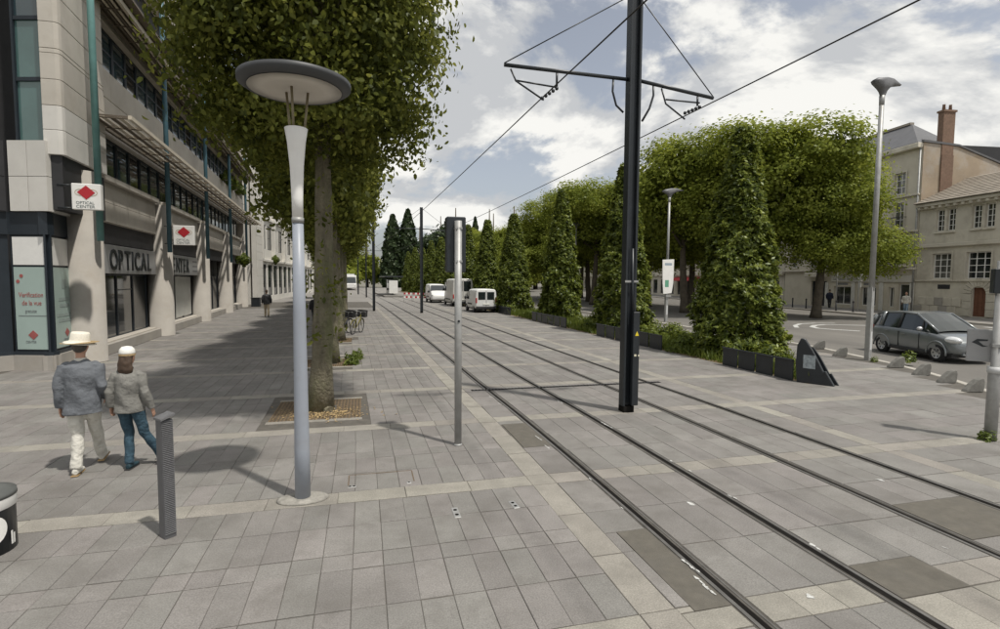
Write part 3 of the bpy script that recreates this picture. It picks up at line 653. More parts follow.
for z,h,p in ((5.35,.28,.22),(2.62,.12,.1),(8.45,.2,.2),(8.65,.25,.45)): obj('cornice', MB().box(.0,p,0,16,z,z+h), m_old, RB, bevel=.03)
for i in range(26): obj('cornice_block', MB().box(.18,.4,.2+i*.6,.4+i*.6,8.46,8.64), m_old, RB)
rf = obj('roof', MB().extr([(.55,-.02,8.92),(-4.5,-.02,11.3),(-9.4,-.02,8.9)],(0,16.3,0)), m_tileroof, RB, fixn=True)
for k in range(13):
    t0, t1 = k/13, (k+1)/13
    p0, p1 = Vector((.6,0,8.92)).lerp(Vector((-4.5,0,11.3)),t0), Vector((.6,0,8.92)).lerp(Vector((-4.5,0,11.3)),t1)
    obj('tile_course', MB().extr([p0+Vector((0,0,.01)),p0+Vector((.02,0,.07)),p1+Vector((0,0,.02))],(0,16.3,0)), m_tileroof, rf, fixn=True)
# tall cream house with shop
RL = fac_root('tall_cream_house', 'tall cream rendered house with iron balconies, shop front and brick chimney', -3.95)
WW = -16.5
shop = [(-12.2,-10.0,.05,2.6),(-9.0,-6.8,.35,2.1),(-5.6,-3.9,.35,2.1),(-2.6,-2.0,.35,2.1),(-1.6,-.5,.05,2.4)]
flo = []
for z0,z1 in ((4.05,6.1),(7.2,9.35),(10.1,11.9)):
    for c in (-2.0,-5.4,-8.8,-12.2,-15): flo.append((c-.55,c+.55,z0,z1))
obj('wall', wall_holes(MB(), WW, 0, 0, 14, shop+flo, 0, .3), m_cream, RL); obj('core', MB().box(-11,-.62,WW,-.02,0,13.9), m_blind, RL)
for w in flo:
    window(RL,*w,-.25,2,3,m_white,.07); obj('window_surround', wall_holes(MB(), w[0]-.16,w[1]+.16,w[2]-.12,w[3]+.18,[w],.05,.06), m_old, RL)
for i,w in enumerate(shop): window(RL,*w,-.25,1 if i in (0,4) else 2,1,m_white if i else m_frame,.07, None if i else m_blind, name='shop_window' if 0 < i < 4 else 'door')
obj('shop_fascia', MB().box(0,.12,-9.3,-.2,2.55,3.15), mat('pale fascia board', (.55,.53,.47), .6, var=.06), RL, bevel=.02)
text('La Maison de l\'Ecole et la Famille', .42, RL, faceX(-9.0,2.7,.125), .005, mat('faded lettering', (.2,.2,.2), .7), 'lettering', .95)
for a_,b_ in ((-8.7,-7.2),(-5.3,-4.2)): obj('faded_print_line', MB().box(.0,.012,a_,b_,2.25,2.45), mat('faded lettering', (.2,.2,.2)), RL)
for y in (-9.9,-6.5,-3.3,-.25): obj('pilaster', MB().box(0,.1,y-.2,y+.2,0,2.5), mat('painted pilaster', (.6,.59,.55), .6), RL, bevel=.02)
for z,h,p in ((3.6,.16,.3),(6.75,.18,.2),(9.75,.15,.2),(13.6,.4,.5)): obj('cornice', MB().box(0,p,WW,0,z,z+h), m_old, RL, bevel=.03)
def balcony(y0,y1,z,p=.75):
    b = obj('balcony', MB().box(0,p,y0,y1,z-.16,z), m_old, RL, bevel=.02)
    m = MB(); m.box(p-.07,p-.03,y0,y1,z+.92,z+.97); m.box(p-.06,p-.04,y0,y1,z+.08,z+.11)
    n = int((y1-y0)/.13)
    for i in range(n+1): y = y0+.03+(y1-y0-.06)*i/n; m.box(p-.058,p-.042,y-.009,y+.009,z,z+.95)
    for y in (y0,y1): m.box(0,p-.05,y-.01,y+.01,z+.92,z+.96)
    obj('railing', m, m_iron, b)
balcony(-9.8,-.7,4.0); balcony(-2.8,-1.2,7.15,.5); balcony(-6.2,-4.6,7.15,.5)
obj('door_hood', MB().box(0,.6,-12.6,-9.8,3.0,3.5), m_old, RL, bevel=.05)
obj('awning', MB().extr([(.02,-3.4,6.35),(1.0,-3.4,6.1),(1.0,-3.4,6.15),(.02,-3.4,6.42)],(0,3.0,0)), mat('brown awning', (.14,.08,.06), .9), RL, fixn=True)
gw = MB(); gw.add([(-.0,.02,0),(-7.5,.02,0),(-7.5,.02,12.3),(-3.2,.02,13.7),(0,.02,14)],[(0,1,2,3,4)]); gw.extr([(-.05,.04,14.0),(-3.2,.04,13.75),(-7.5,.04,12.35),(-7.5,.04,12.2),(-3.2,.04,13.55),(-.05,.04,13.8)],(0,-.3,0))
obj('gable_wall', MB().extr([(0,.0,0),(-9,.0,0),(-9,.0,11.9),(-3.2,.0,13.75),(0,.0,14)],(0,.05,0)), mat('ochre gable render', (.33,.265,.195), .9, var=.18, scale=.5, dirt=((.42,.4,.37), .4, .95)), RL, fixn=True)
obj('gable_coping', MB().extr([(.1,-.1,14.02),(-3.2,-.1,13.78),(-9.1,-.1,11.92),(-9.1,-.1,12.06),(-3.2,-.1,13.93),(.1,-.1,14.2)],(0,.25,0)), m_slate, RL, fixn=True)
ch = obj('chimney', MB().box(-2.7,-1.6,-.4,.12,13.0,16.5), m_brick, RL, bevel=.02)
obj('chimney_cap', MB().box(-2.77,-1.53,-.46,.19,16.5,16.66), m_brick, ch)
for x in (-2.45,-1.85): obj('chimney_pot', MB().lathe([(.13,16.66),(.1,17.1),(.12,17.15)],10,(x,-.16,0)), m_brick, ch)
obj('chimney_breast', MB().box(-2.7,-1.6,.055,.16,9.5,13.0), m_brick, RL)
rf = obj('roof', MB().add([(.4,-.12,14.05),(.4,WW,14.05),(-9,WW,13.4),(-9,-.12,11.9),(-3.4,-4.6,16.9),(-3.4,WW,16.9)],[(0,1,5,4),(3,0,4),(2,3,4,5),(1,2,5),(0,3,2,1)]), m_slate, RL, fixn=True)
obj('roof_ridge', MB().box(-3.6,-3.2,WW,-4.6,16.85,17.05), m_tileroof, rf)
obj('drainpipe', MB().tube([(.12,-.12,0),(.12,-.12,13.6)],.07,8), m_galv, RL)
# further houses along the far side, half hidden by the planes
def house(u0, u1, h, mt, lab, seed, awn=None):
    r = fac_root('terraced_house', lab, u0); rr = random.Random(seed); wdt = u1-u0; n = int(wdt/2.9); hs = []; sp = wdt/n
    for i in range(n):
        c = -(i+.5)*sp; hs.append((c-.9,c+.9,.3,2.7))
        z = 4.1
        while z+2.2 < h: hs.append((c-.5,c+.5,z,z+1.9)); z += 3.1
    obj('wall', wall_holes(MB(), -wdt, 0, 0, h, hs, 0, .25), mt, r); obj('core', MB().box(-10,-.5,-wdt,-.01,0,h-.1), m_blind, r)
    for w in hs: window(r,*w,-.2,2,2,m_white if w[2] > 1 else m_frame,.07)
    for z in (3.3,6.5,h-.35): obj('cornice', MB().box(0,.3,-wdt,0,z,z+.25), m_old, r)
    obj('roof', MB().extr([(.4,0,h),(-2,0,h+2.6),(-7,0,h+2.6),(-10,0,h)],(0,-wdt,0)), m_slate, r, fixn=True)
    if awn: obj('awning', MB().extr([(0,-wdt*.3,2.95),(1.3,-wdt*.3,2.5),(1.3,-wdt*.3,2.6),(0,-wdt*.3,3.1)],(0,-wdt*.5,0)), m_red, r, fixn=True)
    return r
house(12.6,27,14.5,m_old,'limestone terraced house standing next to the tall cream house',1)
house(27.1,43,13,m_cream,'cream terraced house with a red awning behind the plane trees',2,True)
house(43.1,62,15,m_old,'limestone terraced house beyond the red-awning house',3)
house(62.1,90,13.5,m_cream,'long cream terraced house far behind the plane trees',4)
house(90.1,140,12.5,m_old,'limestone terrace closing the far end of the road',5)
# ================================================================== STREET FURNITURE
# ---- disc lamp
p = gp(303,499)
dl = empty('disc_street_lamp', (p.x,p.y,0), 0, 'tall slim grey street lamp with flat round dish and cone collar', 'street lamp')
obj('base_collar', MB().lathe([(.23,-.004),(.235,.012),(.2,.03),(.1,.034)],24).xf(Matrix.Diagonal((1.25,.8,1,1))), mat('cracked concrete', (.29,.275,.245), .9, var=.3, scale=14, bump=.5, bscale=40), dl)
obj('post', MB().lathe([(.088,.03),(.085,.6),(.078,1.2),(.07,2.2),(.06,3.25)],20), m_grey, dl)
obj('neck_ring', MB().lathe([(.066,3.22),(.066,3.28)],20), m_galv, dl)
obj('cone_collar', MB().lathe([(.06,3.28),(.062,3.5),(.075,3.85),(.1,4.12),(.125,4.27),(.118,4.275),(.09,4.2)],24), m_white, dl)
for a in (R(20),R(140),R(260)): obj('rod', MB().tube([(.08*math.cos(a),.08*math.sin(a),4.15),(.14*math.cos(a),.14*math.sin(a),4.72)],.014,6), mat('dull brass rod', (.22,.19,.12), .5, .4), dl)
dish = obj('dish', MB().lathe([(.5,4.70),(.53,4.695),(.6,4.74),(.6,4.79),(.5,4.83),(.3,4.86),(.02,4.87)],48), mat('dark grey dish', (.06,.062,.065), .5, var=.1), dl)
obj('reflector', MB().lathe([(.01,4.688),(.3,4.688),(.498,4.694)],48), mat('cream reflector', (.6,.56,.5), .6, var=.06), dish, fixn=False)
# ---- signal post seen from behind
p = gp(458,445)
sg = empty('signal_post', (p.x,p.y,0), 0, 'slim grey post with tall black signal box seen from behind', 'signal')
obj('post', MB().lathe([(.056,-.004),(.056,3.48)],16), m_galv, sg)
obj('base_ring', MB().lathe([(.07,-.004),(.065,.02),(.055,.03)],16), m_galv, sg)
hd = obj('signal_head', MB().box(-.17,.13,.06,.25,2.7,3.55), m_dark, sg, bevel=.015)
obj('visor', MB().box(-.17,.13,.25,.33,3.46,3.5), m_dark, hd)
for z in (2.85,3.35): obj('clamp', MB().box(-.055,.055,-.055,.065,z,z+.03), m_galv, sg)
obj('bolt', MB().tube([(0,-.05,1.95),(0,-.065,1.95)],.02,8), m_dark, sg)
# ---- ribbed square bollard
p = gp(168,536)
bl = empty('ribbed_bollard', (p.x,p.y,0), R(-48), 'grey cast bollard with ribbed face beside the walking couple', 'bollard')
obj('post', MB().extr([(-.055,-.055,-.004),(.0615,-.055,-.004),(.0615,.055,-.004),(-.055,.055,-.004)],(0,0,1.2)), mat('dark cast aluminium', (.13,.13,.135), .5, .3, var=.1), bl, fixn=True, bevel=.006)
m_rib = mat('rib grey', (.17,.17,.175), .5, .3, var=.15, scale=20)
for i in range(64):
    z = .04+i*.018
    obj('rib', MB().extr([(.0625,-.052,z),(.074,-.052,z+.009),(.0625,-.052,z+.015)],(0,.104,0)), m_rib, bl, fixn=True)
obj('cap', MB().extr([(-.066,-.066,1.195),(.088,-.066,1.195),(.088,.066,1.235),(-.066,.066,1.235),],(0,0,.02)), m_rib, bl, fixn=True)
# ---- drum at the left edge
p = gp(-6,556)
db = empty('round_planter_drum', (p.x-.2,p.y+.12,0), 0, 'squat black drum with white band and white disc by pale band', 'planter')
obj('drum', MB().lathe([(.29,-.004),(.29,.5),(.3,.52)],32), m_dark, db); obj('white_band', MB().lathe([(.294,.42),(.302,.43),(.302,.52)],32,cap=False), m_white, db)
obj('lid', MB().lathe([(.305,.52),(.3,.56),(.15,.6),(.01,.61)],32), mat('dull grey lid', (.11,.115,.11), .6, var=.2), db)
pts = [(.2945*math.cos(R(-42)), .2945*math.sin(R(-42)), .25)]
for q in (.25,.5,.75,1):
    for i in range(24):
        t = 2*PI*i/24; a = R(-42)+math.cos(t)*.5*q; pts.append((.2945*math.cos(a), .2945*math.sin(a), .25+math.sin(t)*.14*q))
obj('white_disc', MB().add(pts, [(0,i+1,(i+1)%24+1) for i in range(24)]+[(k*24+i+1,k*24+24+i+1,k*24+24+(i+1)%24+1,k*24+(i+1)%24+1) for k in range(3) for i in range(24)]), m_white, db, fixn=True)
for a,h in ((R(-4),.13),(R(2),.1)): obj('white_stripe', MB().lathe([(.2955,.05),(.2955,.05+h)],4) if False else MB().add([(.2955*math.cos(a+k),.2955*math.sin(a+k),z) for z in (.06,.06+h) for k in (-.04,.04)],[(0,1,3,2)]), m_white, db)
# ---- overhead wire masts
def mast(x, y, h, lab, armz, arms, scale=1.0, detail=True):
    r = empty('wire_mast', (x,y,0), 0, lab, 'mast', 'black overhead wire masts between the tracks')
    w = .118*scale
    obj('foot', MB().box(-.11*scale,.11*scale,-.11*scale,.11*scale,-.004,.12), m_black, r)
    hp = MB()
    for a in (-1,1): hp.box(*sorted((a*w,a*w*.62)),-w*.8,w*.8,.12,h)      # H-shaped: two flanges and a web
    hp.box(-w*.62,w*.62,-w*.12,w*.12,.12,h); obj('column', hp, m_dark, r, bevel=.004)
    if detail:
        obj('cable_duct', MB().box(.015,.15,-.2,-.105,.15,1.98), m_dark, r, bevel=.01); obj('cable_pipe', MB().tube([(.04,-.13,1.98),(.02,-.12,2.4),(.01,-.1,3.2)],.028,8), m_dark, r)
        m = MB().add([(.05,-.203,1.52),(.13,-.203,1.52),(.09,-.203,1.61)],[(0,1,2)]); obj('warning_triangle', m, mat('yellow sticker', (.7,.55,.03), .5), r)
        obj('label_sticker', MB().box(.04,.085,-.204,-.2005,1.12,1.16), mat('white sticker', (.7,.66,.5), .6), r); obj('label_sticker', MB().box(.12,.15,-.204,-.2005,1.12,1.15), mat('white sticker', (.7,.66,.5)), r)
        obj('strap', MB().box(-.14,.14,-.115,-.104,2.55,2.59), m_galv, r)
    for (tx,tz,sx) in arms:
        s = 1 if tx > 0 else -1
        a = obj('bracket_arm', MB().tube([(s*w,0,armz),(tx,0,tz)],.036*scale,8), m_dark, r)
        obj('tie_rod', MB().tube([(s*.08,0,min(h-.1,armz+1.55)),(tx,0,tz+.03)],.011,5), m_dark, r)
        if detail:
            hx = tx-s*.95 ; ax = tx - s*.03
            obj('registration_arm', MB().tube([(tx-s*.12,0,tz-.06),(tx-s*.22,0,tz-.26),(tx-s*.75,0,tz-.55)] if s < 0 else [(tx-s*1.15,0,armz-.1),(tx-s*1.05,0,tz-.2),(tx-s*.62,0,tz-.46)],.018,6), m_dark, a)
            obj('steady_arm', MB().tube([(tx-s*.2,0,tz-.25),(tx-s*1.0,0,tz-.3)] if s < 0 else [(tx-s*1.05,0,tz-.12),(tx-s*.3,0,tz-.12)],.016,6), m_dark, a)
            obj('dropper', MB().tube([(tx-s*1.0,0,tz),(tx-s*1.0,0,tz-.3)] if s < 0 else [(tx-s*.35,0,tz),(tx-s*.35,0,tz-.18)],.022,6), m_dark, a)
            for k in range(5): obj('insulator', MB().ball((tx-s*(.72+.07*k) if s < 0 else tx-s*(.3+.08*k),0,tz-.52+.05*k if s < 0 else tx*0+tz-.2-.035*k),.035,8,6), m_dark, a)
            obj('jumper_cable', MB().tube([(s*.42,0,armz-.03),(s*.43,0,armz-.25),(s*.35,0,armz-.5),(s*.2,0,armz-.75 if s > 0 else armz-.62)],.022,6), m_dark, r)
    return r
p = gp(626,411)
mast(p.x,p.y,9.2,'tall black overhead wire mast with twin bracket arms beside tracks',6.4,[(-2.55,6.42,1),(1.75,6.22,1)])
mast(4.2,40.2,7.9,'distant black wire mast with thin cross arm between the tracks',6.3,[(-2.0,6.3,1),(2.2,6.2,1)],.9,False)
mast(.75,43.2,8.7,'distant black wire mast standing beside the pale stripe',6.4,[],.9,False)
mast(-.9,88,8.0,'far black wire mast by the tram stop',6.3,[(2.4,6.3,1)],.9,False)
mast(.3,74,8.0,'far thin wire mast near the tram shelter',6.3,[(-2.0,6.3,1),(2.0,6.3,1)],.8,False)
# ---- contact wires, hung between masts
def wire(pts, lab, r=.012):
    m = MB(); out = []
    for a,b in zip(pts,pts[1:]):
        a, b = Vector(a), Vector(b)
        for i in range(8): q = a.lerp(b,i/8); q.z -= .06*math.sin(PI*i/8)*min(1,(b-a).length/20); out.append(q)
    out.append(Vector(pts[-1])); m.tube(out, r, 5); return obj('contact_wire', m, mat('dark copper wire', (.03,.028,.026), .5, .3), None, lab, 'wire', 'overhead contact wires')
my = p.y
wire([(3.9,-14,6.2),(3.2,my,5.92),(2.4,40.2,5.95),(.2,74,5.95),(-2.0,95,5.95)],'contact wire over the track beside the signal post')
wire([(7.0,-14,6.3),(6.45,my,5.98),(5.6,40.2,5.95),(3.0,74,5.95)],'contact wire over the track beside the planters')
wire([(5.2,-16,8.5),(4.95,my-.12,7.55)],'slanting feeder wire ending high on the black mast',.011) if False else None
# ---- tall fan-headed street lamps
def fan_lamp(x, y, h, rz, lab, banner=False):
    r = empty('fan_street_lamp', (x,y,0), rz, lab, 'street lamp', 'tall grey lamps with fan-shaped heads')
    obj('post', MB().box(-.13,.06,-.07,.07,-.12,2.4).tube([(-.02,0,2.3),(0,0,h-.6)],[.085,.07],12), m_galv, r)
    obj('post_rib', MB().tube([(.075,0,-.1),(.075,0,h*.45)],.03,8), m_dark, r)
    obj('door_plate', MB().box(-.09,.03,-.078,-.071,.35,.95), m_lgrey, r)
    sil = [(-.06,-.95),(-.07,-.72),(-.15,-.56),(-.46,-.34),(-.24,-.14),(.08,0),(.42,.05),(.86,-.08),(.52,-.22),(.22,-.44),(.1,-.66),(.07,-.95)]
    hd = MB(); n = len(sil); V = []
    for yy_,k_ in ((-.3,.6),(-.2,.86),(0,1),(.2,.86),(.3,.6)):
        V += [(.05+(x_*1.45-.05)*k_, yy_*.55*(.25+.75*min(1,(z_+.95)/.6)), h+(-.36+(z_*.72+.36)*(k_*.5+.5))) for x_,z_ in sil]
    F = [(i*n+j,i*n+(j+1)%n,(i+1)*n+(j+1)%n,(i+1)*n+j) for i in range(4) for j in range(n)] + [tuple(range(n))[::-1], tuple(4*n+j for j in range(n))]
    hd.add(V,F,True); obj('lamp_head', hd, mat('lamp head grey', (.16,.16,.165), .5, .2, var=.1), r, fixn=True)
    obj('throat', MB().lathe([(.075,h-.9),(.08,h-.75),(.085,h-.6)],14), m_galv, r)
    if banner:
        b = obj('banner', MB().extr([(-.55,-.12,3.9),(.45,-.12,3.95),(.42,-.12,2.4),(.3,-.12,1.75),(-.42,-.12,1.7),(-.5,-.12,2.4)],(0,.03,0)), m_white, r, fixn=True, bevel=.02)
        obj('banner_print', MB().box(-.3,.02,-.1235,-.1205,2.15,2.6), mat('green print', (.12,.33,.22), .6), b); obj('banner_print', MB().box(-.35,.25,-.1235,-.1205,3.55,3.7), mat('blue print', (.3,.36,.42), .6), b)
        for z in (1.62,): obj('clamp', MB().box(-.22,.22,-.15,.1,z-.1,z), m_galv, r)
    return r
p = gp(868,360); fan_lamp(p.x,p.y,9.15,R(18),'tall grey fan-headed lamp rising between granite kerb fins')
fan_lamp(19.1,30.75,8.5,R(12),'fan-headed lamp carrying a white banner on its post',True)
fan_lamp(21.2,51.3,8.5,R(12),'distant fan-headed lamp beyond the banner lamp'); fan_lamp(22.9,73,8.5,R(12),'farthest fan-headed lamp among the plane trees')
# ---- sign post at the right edge
p = gp(990,440)
rs = empty('junction_signal_post', (p.x,p.y,0), R(-45), 'stout grey post with arrow plate and black signal box at road', 'signal')
obj('post', MB().lathe([(.085,-.004),(.085,1.15),(.075,1.2),(.06,1.22),(.06,2.95)],18), m_galv, rs); obj('collar', MB().lathe([(.1,1.12),(.1,1.22)],18), m_lgrey, rs)
pl = obj('arrow_plate', MB().box(-.36,.02,.07,.1,1.28,1.82), mat('grey sign back', (.3,.3,.3), .6, var=.1), rs, bevel=.01)
ar = MB().extr([(-.3,.0665,1.6),(-.23,.0665,1.66),(-.09,.0665,1.655),(-.1,.0665,1.63),(-.21,.0665,1.62),(-.15,.0665,1.56),(-.09,.0665,1.54),(-.16,.0665,1.53),(-.25,.0665,1.58)],(0,.003,0)); obj('arrow', ar, m_dark, pl, fixn=True)
obj('signal_box', MB().box(-.11,.2,-.13,.12,2.42,2.82), m_dark, rs, bevel=.01); obj('clamp', MB().box(-.07,.07,-.1,.07,1.55,1.6), m_galv, rs)
# ---- tufts at the foot of posts are built with the plants
# ---- black fin sculpture that ends the planter row
p = gp(816,384)
fs = empty('planter_fin', (p.x,p.y,0), R(-62), 'black curved steel fin with small notice ending the planter row', 'sculpture')
prof = [(-.42,0),(-.46,.5),(-.44,.95),(-.36,1.14),(-.27,1.12),(-.1,.85),(.1,.45),(.15,.34),(.2,.36),(.26,.25),(.4,0)]
fin = obj('fin', MB().extr([(x*1.05,-.05,z-.004) for x,z in prof],(0,.1,0)), m_dark, fs, fixn=True, bevel=.012)
obj('notice', MB().box(-.3,-.02,-.058,-.0505,.38,.72), mat('faded notice', (.3,.34,.36), .5, var=.4, scale=14), fin)
obj('rear_fin', MB().extr([(x*.9+.1,.16,z*.8-.004) for x,z in prof],(0,.06,0)), m_dark, fs, fixn=True)
# ---- black steel planter plates
def plates(y0, n, lab, yend):
    L_ = (yend-y0)/n
    for i in range(n):
        ya = y0+i*L_; x = 10.93+sh(ya)
        o = MB().box(-.02,.02,-L_*.46,L_*.46,-.004,.56).box(-.06,.02,-L_*.46,L_*.46,.52,.56)
        obj('planter_plate', o, m_dark, None, lab, 'planter', lab, loc=(x,ya+L_/2,0), rot=(0,0,R(rg.uniform(-1.5,1.5))), bevel=.006)
plates(11.35,4,'black steel edging plate below the column tree nearest the fin',14.1)
plates(17.4,6,'black steel edging plate between banner lamp and wire mast',22.9)
plates(26.4,6,'black steel edging plate below the third column tree',32.0)
plates(36.5,6,'black steel edging plate beside the parked white vans',42.0)
# ---- construction barriers far away
for i,(x,y) in enumerate(((4.9,62),(5.9,61.5),(6.9,61),(7.9,60.6))):
    r = empty('work_barrier', (x,y,0), R(5), 'red and white works barrier standing near the white vans', 'barrier', 'works barriers')
    for k,z in enumerate((.35,.75)): 
        for j in range(4): obj('board', MB().box(-.5+j*.25,-.25+j*.25,-.02,.02,z,z+.2), m_red if (j+k)%2 else m_white, r)
    for s in (-.45,.45): obj('leg', MB().box(s-.03,s+.03,-.25,.25,-.004,.05).box(s-.02,s+.02,-.021,.021,.05,1.0), m_galv, r)
# ---- tram stop shelter
def shelter(x, y, lab, L_=9, plat=True):
    r = empty('tram_shelter', (x,y,0), R(3), lab, 'shelter')
    if plat: obj('platform', MB().box(-1.5,1.5,-2,L_+12,-.004,.22), m_pave, r); obj('roof', MB().box(-1.3,1.3,0,L_,2.75,2.9), m_dark, r, bevel=.03)
    for k in range(4):
        for s in (-.2,): obj('post', MB().tube([(s,.3+k*(L_-.6)/3,.0),(s,.3+k*(L_-.6)/3,2.75)],.06,8), m_dark, r)
    for k in range(3): obj('glass_panel', MB().box(-.23,-.2,.5+k*(L_-.6)/3,.1+(k+1)*(L_-.6)/3,.5,2.4), m_glass, r)
    obj('ad_panel', MB().box(-.7,.5,-.1,.0,.5,2.3), m_white, r); return r
shelter(4.1,76,'dark-roofed tram shelter with white panel beside far tracks'); shelter(-3.3,62,'tram shelter on the promenade side past the bicycles',7,False)
# ================================================================== TREES AND PLANTS
lm_plane = leafmat('lime leaves', (.05,.064,.013), (.125,.146,.028), (.27,.285,.066), .55, .05, 1.6)
lm_mag = leafmat('magnolia leaves', (.032,.05,.009), (.12,.155,.022), (.3,.34,.07), .4, .12, 4.5)
lm_big = leafmat('plane tree leaves', (.11,.145,.022), (.205,.245,.037), (.325,.365,.075), .54, .05, .8)
lm_dark = leafmat('conifer needles', (.018,.032,.012), (.03,.048,.018), (.05,.07,.026), .2, .1)
lm_grass = leafmat('grass blades', (.06,.09,.014), (.12,.16,.025), (.2,.24,.055), .45, .1, 3)
def quadmesh(name, V, mtl):
    k = len(V); me = bpy.data.meshes.new(name); me.vertices.add(4*k); me.vertices.foreach_set('co', V.reshape(-1).astype(np.float32)); me.loops.add(4*k); me.loops.foreach_set('vertex_index', np.arange(4*k,dtype=np.int32)); me.polygons.add(k)
    me.polygons.foreach_set('loop_start', np.arange(0,4*k,4,dtype=np.int32)); me.polygons.foreach_set('loop_total', np.full(k,4,dtype=np.int32)); me.update(calc_edges=True); me.materials.append(mtl); return me
def leafmesh(name, P, size, rng, mtl, outward=None, up=.35, asp=.62, droop=0.0, jit=.8, quad=False):
    n = len(P); s = size*(1-jit/2+jit*rng.random(n))[:,None]
    nrm = rng.normal(size=(n,3)); nrm /= np.linalg.norm(nrm,axis=1)[:,None]
    if outward is not None: nrm = nrm*.5 + outward*.7
    nrm[:,2] += up; nrm /= np.linalg.norm(nrm,axis=1)[:,None]
    a = rng.normal(size=(n,3)); 
    if outward is not None: a = a*.7+outward*.6
    a[:,2] -= droop; a -= nrm*(a*nrm).sum(1)[:,None]; a /= (np.linalg.norm(a,axis=1)[:,None]+1e-9); b = np.cross(nrm,a)
    if quad:
        V = np.empty((n,4,3)); V[:,0] = P-a*s*.5; V[:,1] = P+b*s*asp*.5+nrm*s*.08; V[:,2] = P+a*s*.5-nrm*s*.05; V[:,3] = P-b*s*asp*.5+nrm*s*.08
        return quadmesh(name, V, mtl)
    V = np.empty((n,6,3)); w1 = b*s*asp*.5; cv = rng.uniform(-.02,.14,(n,1))*s*nrm
    V[:,0] = P-a*s*.5; V[:,1] = P-a*s*.2+w1*.85+cv; V[:,2] = P+a*s*.18+w1*.8+cv; V[:,3] = P+a*s*.55-nrm*s*.08; V[:,4] = P+a*s*.18-w1*.8+cv; V[:,5] = P-a*s*.2-w1*.85+cv
    me = bpy.data.meshes.new(name); me.vertices.add(6*n); me.vertices.foreach_set('co', V.reshape(-1).astype(np.float32))
    me.loops.add(6*n); me.loops.foreach_set('vertex_index', np.arange(6*n,dtype=np.int32)); me.polygons.add(n)
    me.polygons.foreach_set('loop_start', np.arange(0,6*n,6,dtype=np.int32)); me.polygons.foreach_set('loop_total', np.full(n,6,dtype=np.int32))
    me.update(calc_edges=True); me.materials.append(mtl); return me
def clumpcloud(C, per, spread, rng):
    n = len(C); P = np.repeat(C,per,axis=0) + rng.normal(size=(n*per,3))*np.asarray(spread); return P
def branches(m, base, top, r0, limbs, rng, lk=1.0):
    b, t = Vector(base), Vector(top); k = 18; pts = []; rs = []
    for i in range(k+1):
        f_ = i/k; pts.append(b.lerp(t,f_)+Vector((math.sin(f_*5)*.06,math.cos(f_*4)*.05,0))); rs.append(r0*(1.3 if i == 0 else (1.08 if i == 1 else 1))*(1-.62*f_)*(1+.07*math.sin(i*2.7)*(lk < .9)))
    m.tube(pts,rs,12)
    for i in range(limbs):
        f_ = (.38 if lk > .9 else .55)+(.6 if lk > .9 else .42)*i/limbs; p0 = b.lerp(t,f_); a = i*2.4+rng.random(); L_ = (t-b).length*(.28+.2*rng.random())*lk
        p1 = p0+Vector((math.cos(a)*L_*.55,math.sin(a)*L_*.55,L_*.4)); p2 = p0+Vector((math.cos(a+.2)*L_,math.sin(a+.2)*L_,L_*.95))
        rr = r0*(1-.62*f_)*.55; m.tube([p0,p1,p2],[rr,rr*.7,rr*.25],7)
        for q in range(2):
            a2 = a+(.8 if q else -.8); p3 = p1+Vector((math.cos(a2)*L_*.5,math.sin(a2)*L_*.5,L_*.35)); m.tube([p1,p3],[rr*.5,rr*.15],5)
    return m
def boxcrown(seed, xr, yr, z0, z1, nclump, per, lsize, mtl, name, spread=.3, hollow=.5):
    rng = np.random.default_rng(seed); C = []
    while len(C) < nclump:
        u = rng.uniform(-1,1,3); zf = (u[2]+1)/2
        wid = (1-max(0,(zf-.55)/.45)**2*.55)*(.72+.28*min(1,zf/.28))
        e = (abs(u[0])**2.6+abs(u[1])**2.6)**(1/2.6)
        if e > wid: continue
        if e < hollow*wid and .2 < zf < .85 and rng.random() < .75: continue
        lump = .16*math.sin(u[0]*7+seed)+.14*math.sin(u[1]*6+u[2]*5+seed*2)
        C.append((xr[0]+(xr[1]-xr[0])*(u[0]+1)/2*(1), u[1]*yr, z0+(z1-z0)*zf+lump))
    C = np.array(C); P = clumpcloud(C,per,(spread,spread,spread*.7),rng)
    ctr = np.array([(xr[0]+xr[1])/2,0,(z0+z1)/2]); o = P-ctr; o /= np.linalg.norm(o,axis=1)[:,None]
    return leafmesh(name,P,lsize,rng,mtl,o,.4,.64,.25)
# ---- limes along the promenade
crA = boxcrown(11,(-2.35,2.2),2.7,4.9,11.8,640,125,.1,lm_plane,'crown',.27,.62); crB = boxcrown(12,(-2.2,1.35),3.0,4.35,11.3,600,62,.15,lm_plane,'crown',.3)
tb = MB(); branches(tb,(0,0,-.02),(.18,.05,9.5),.215,11,random.Random(4),.58); tb.tube([(.12,-.1,.0),(.2,-.2,-.02)],[.1,.12],8)
trunkm = tb.mesh('trunk'); trunkm.materials.append(m_bark)
limes = [('tall lime tree with leaning mossy trunk behind the disc lamp',-.87,10.9),('lime tree next along the promenade past the nearest grate',-.95,17.0),
         ('third promenade lime tree, beside the parked bicycles',-1.0,23.1),('fourth promenade lime tree along the row',-1.15,29.2),('fifth promenade lime tree along the row',-1.3,35.3),
         ('sixth promenade lime tree along the row',-1.7,41.5),('seventh promenade lime tree along the row',-2.1,48),('eighth promenade lime tree along the row',-2.9,57),('last promenade lime tree near the tram shelter',-4.2,70)]
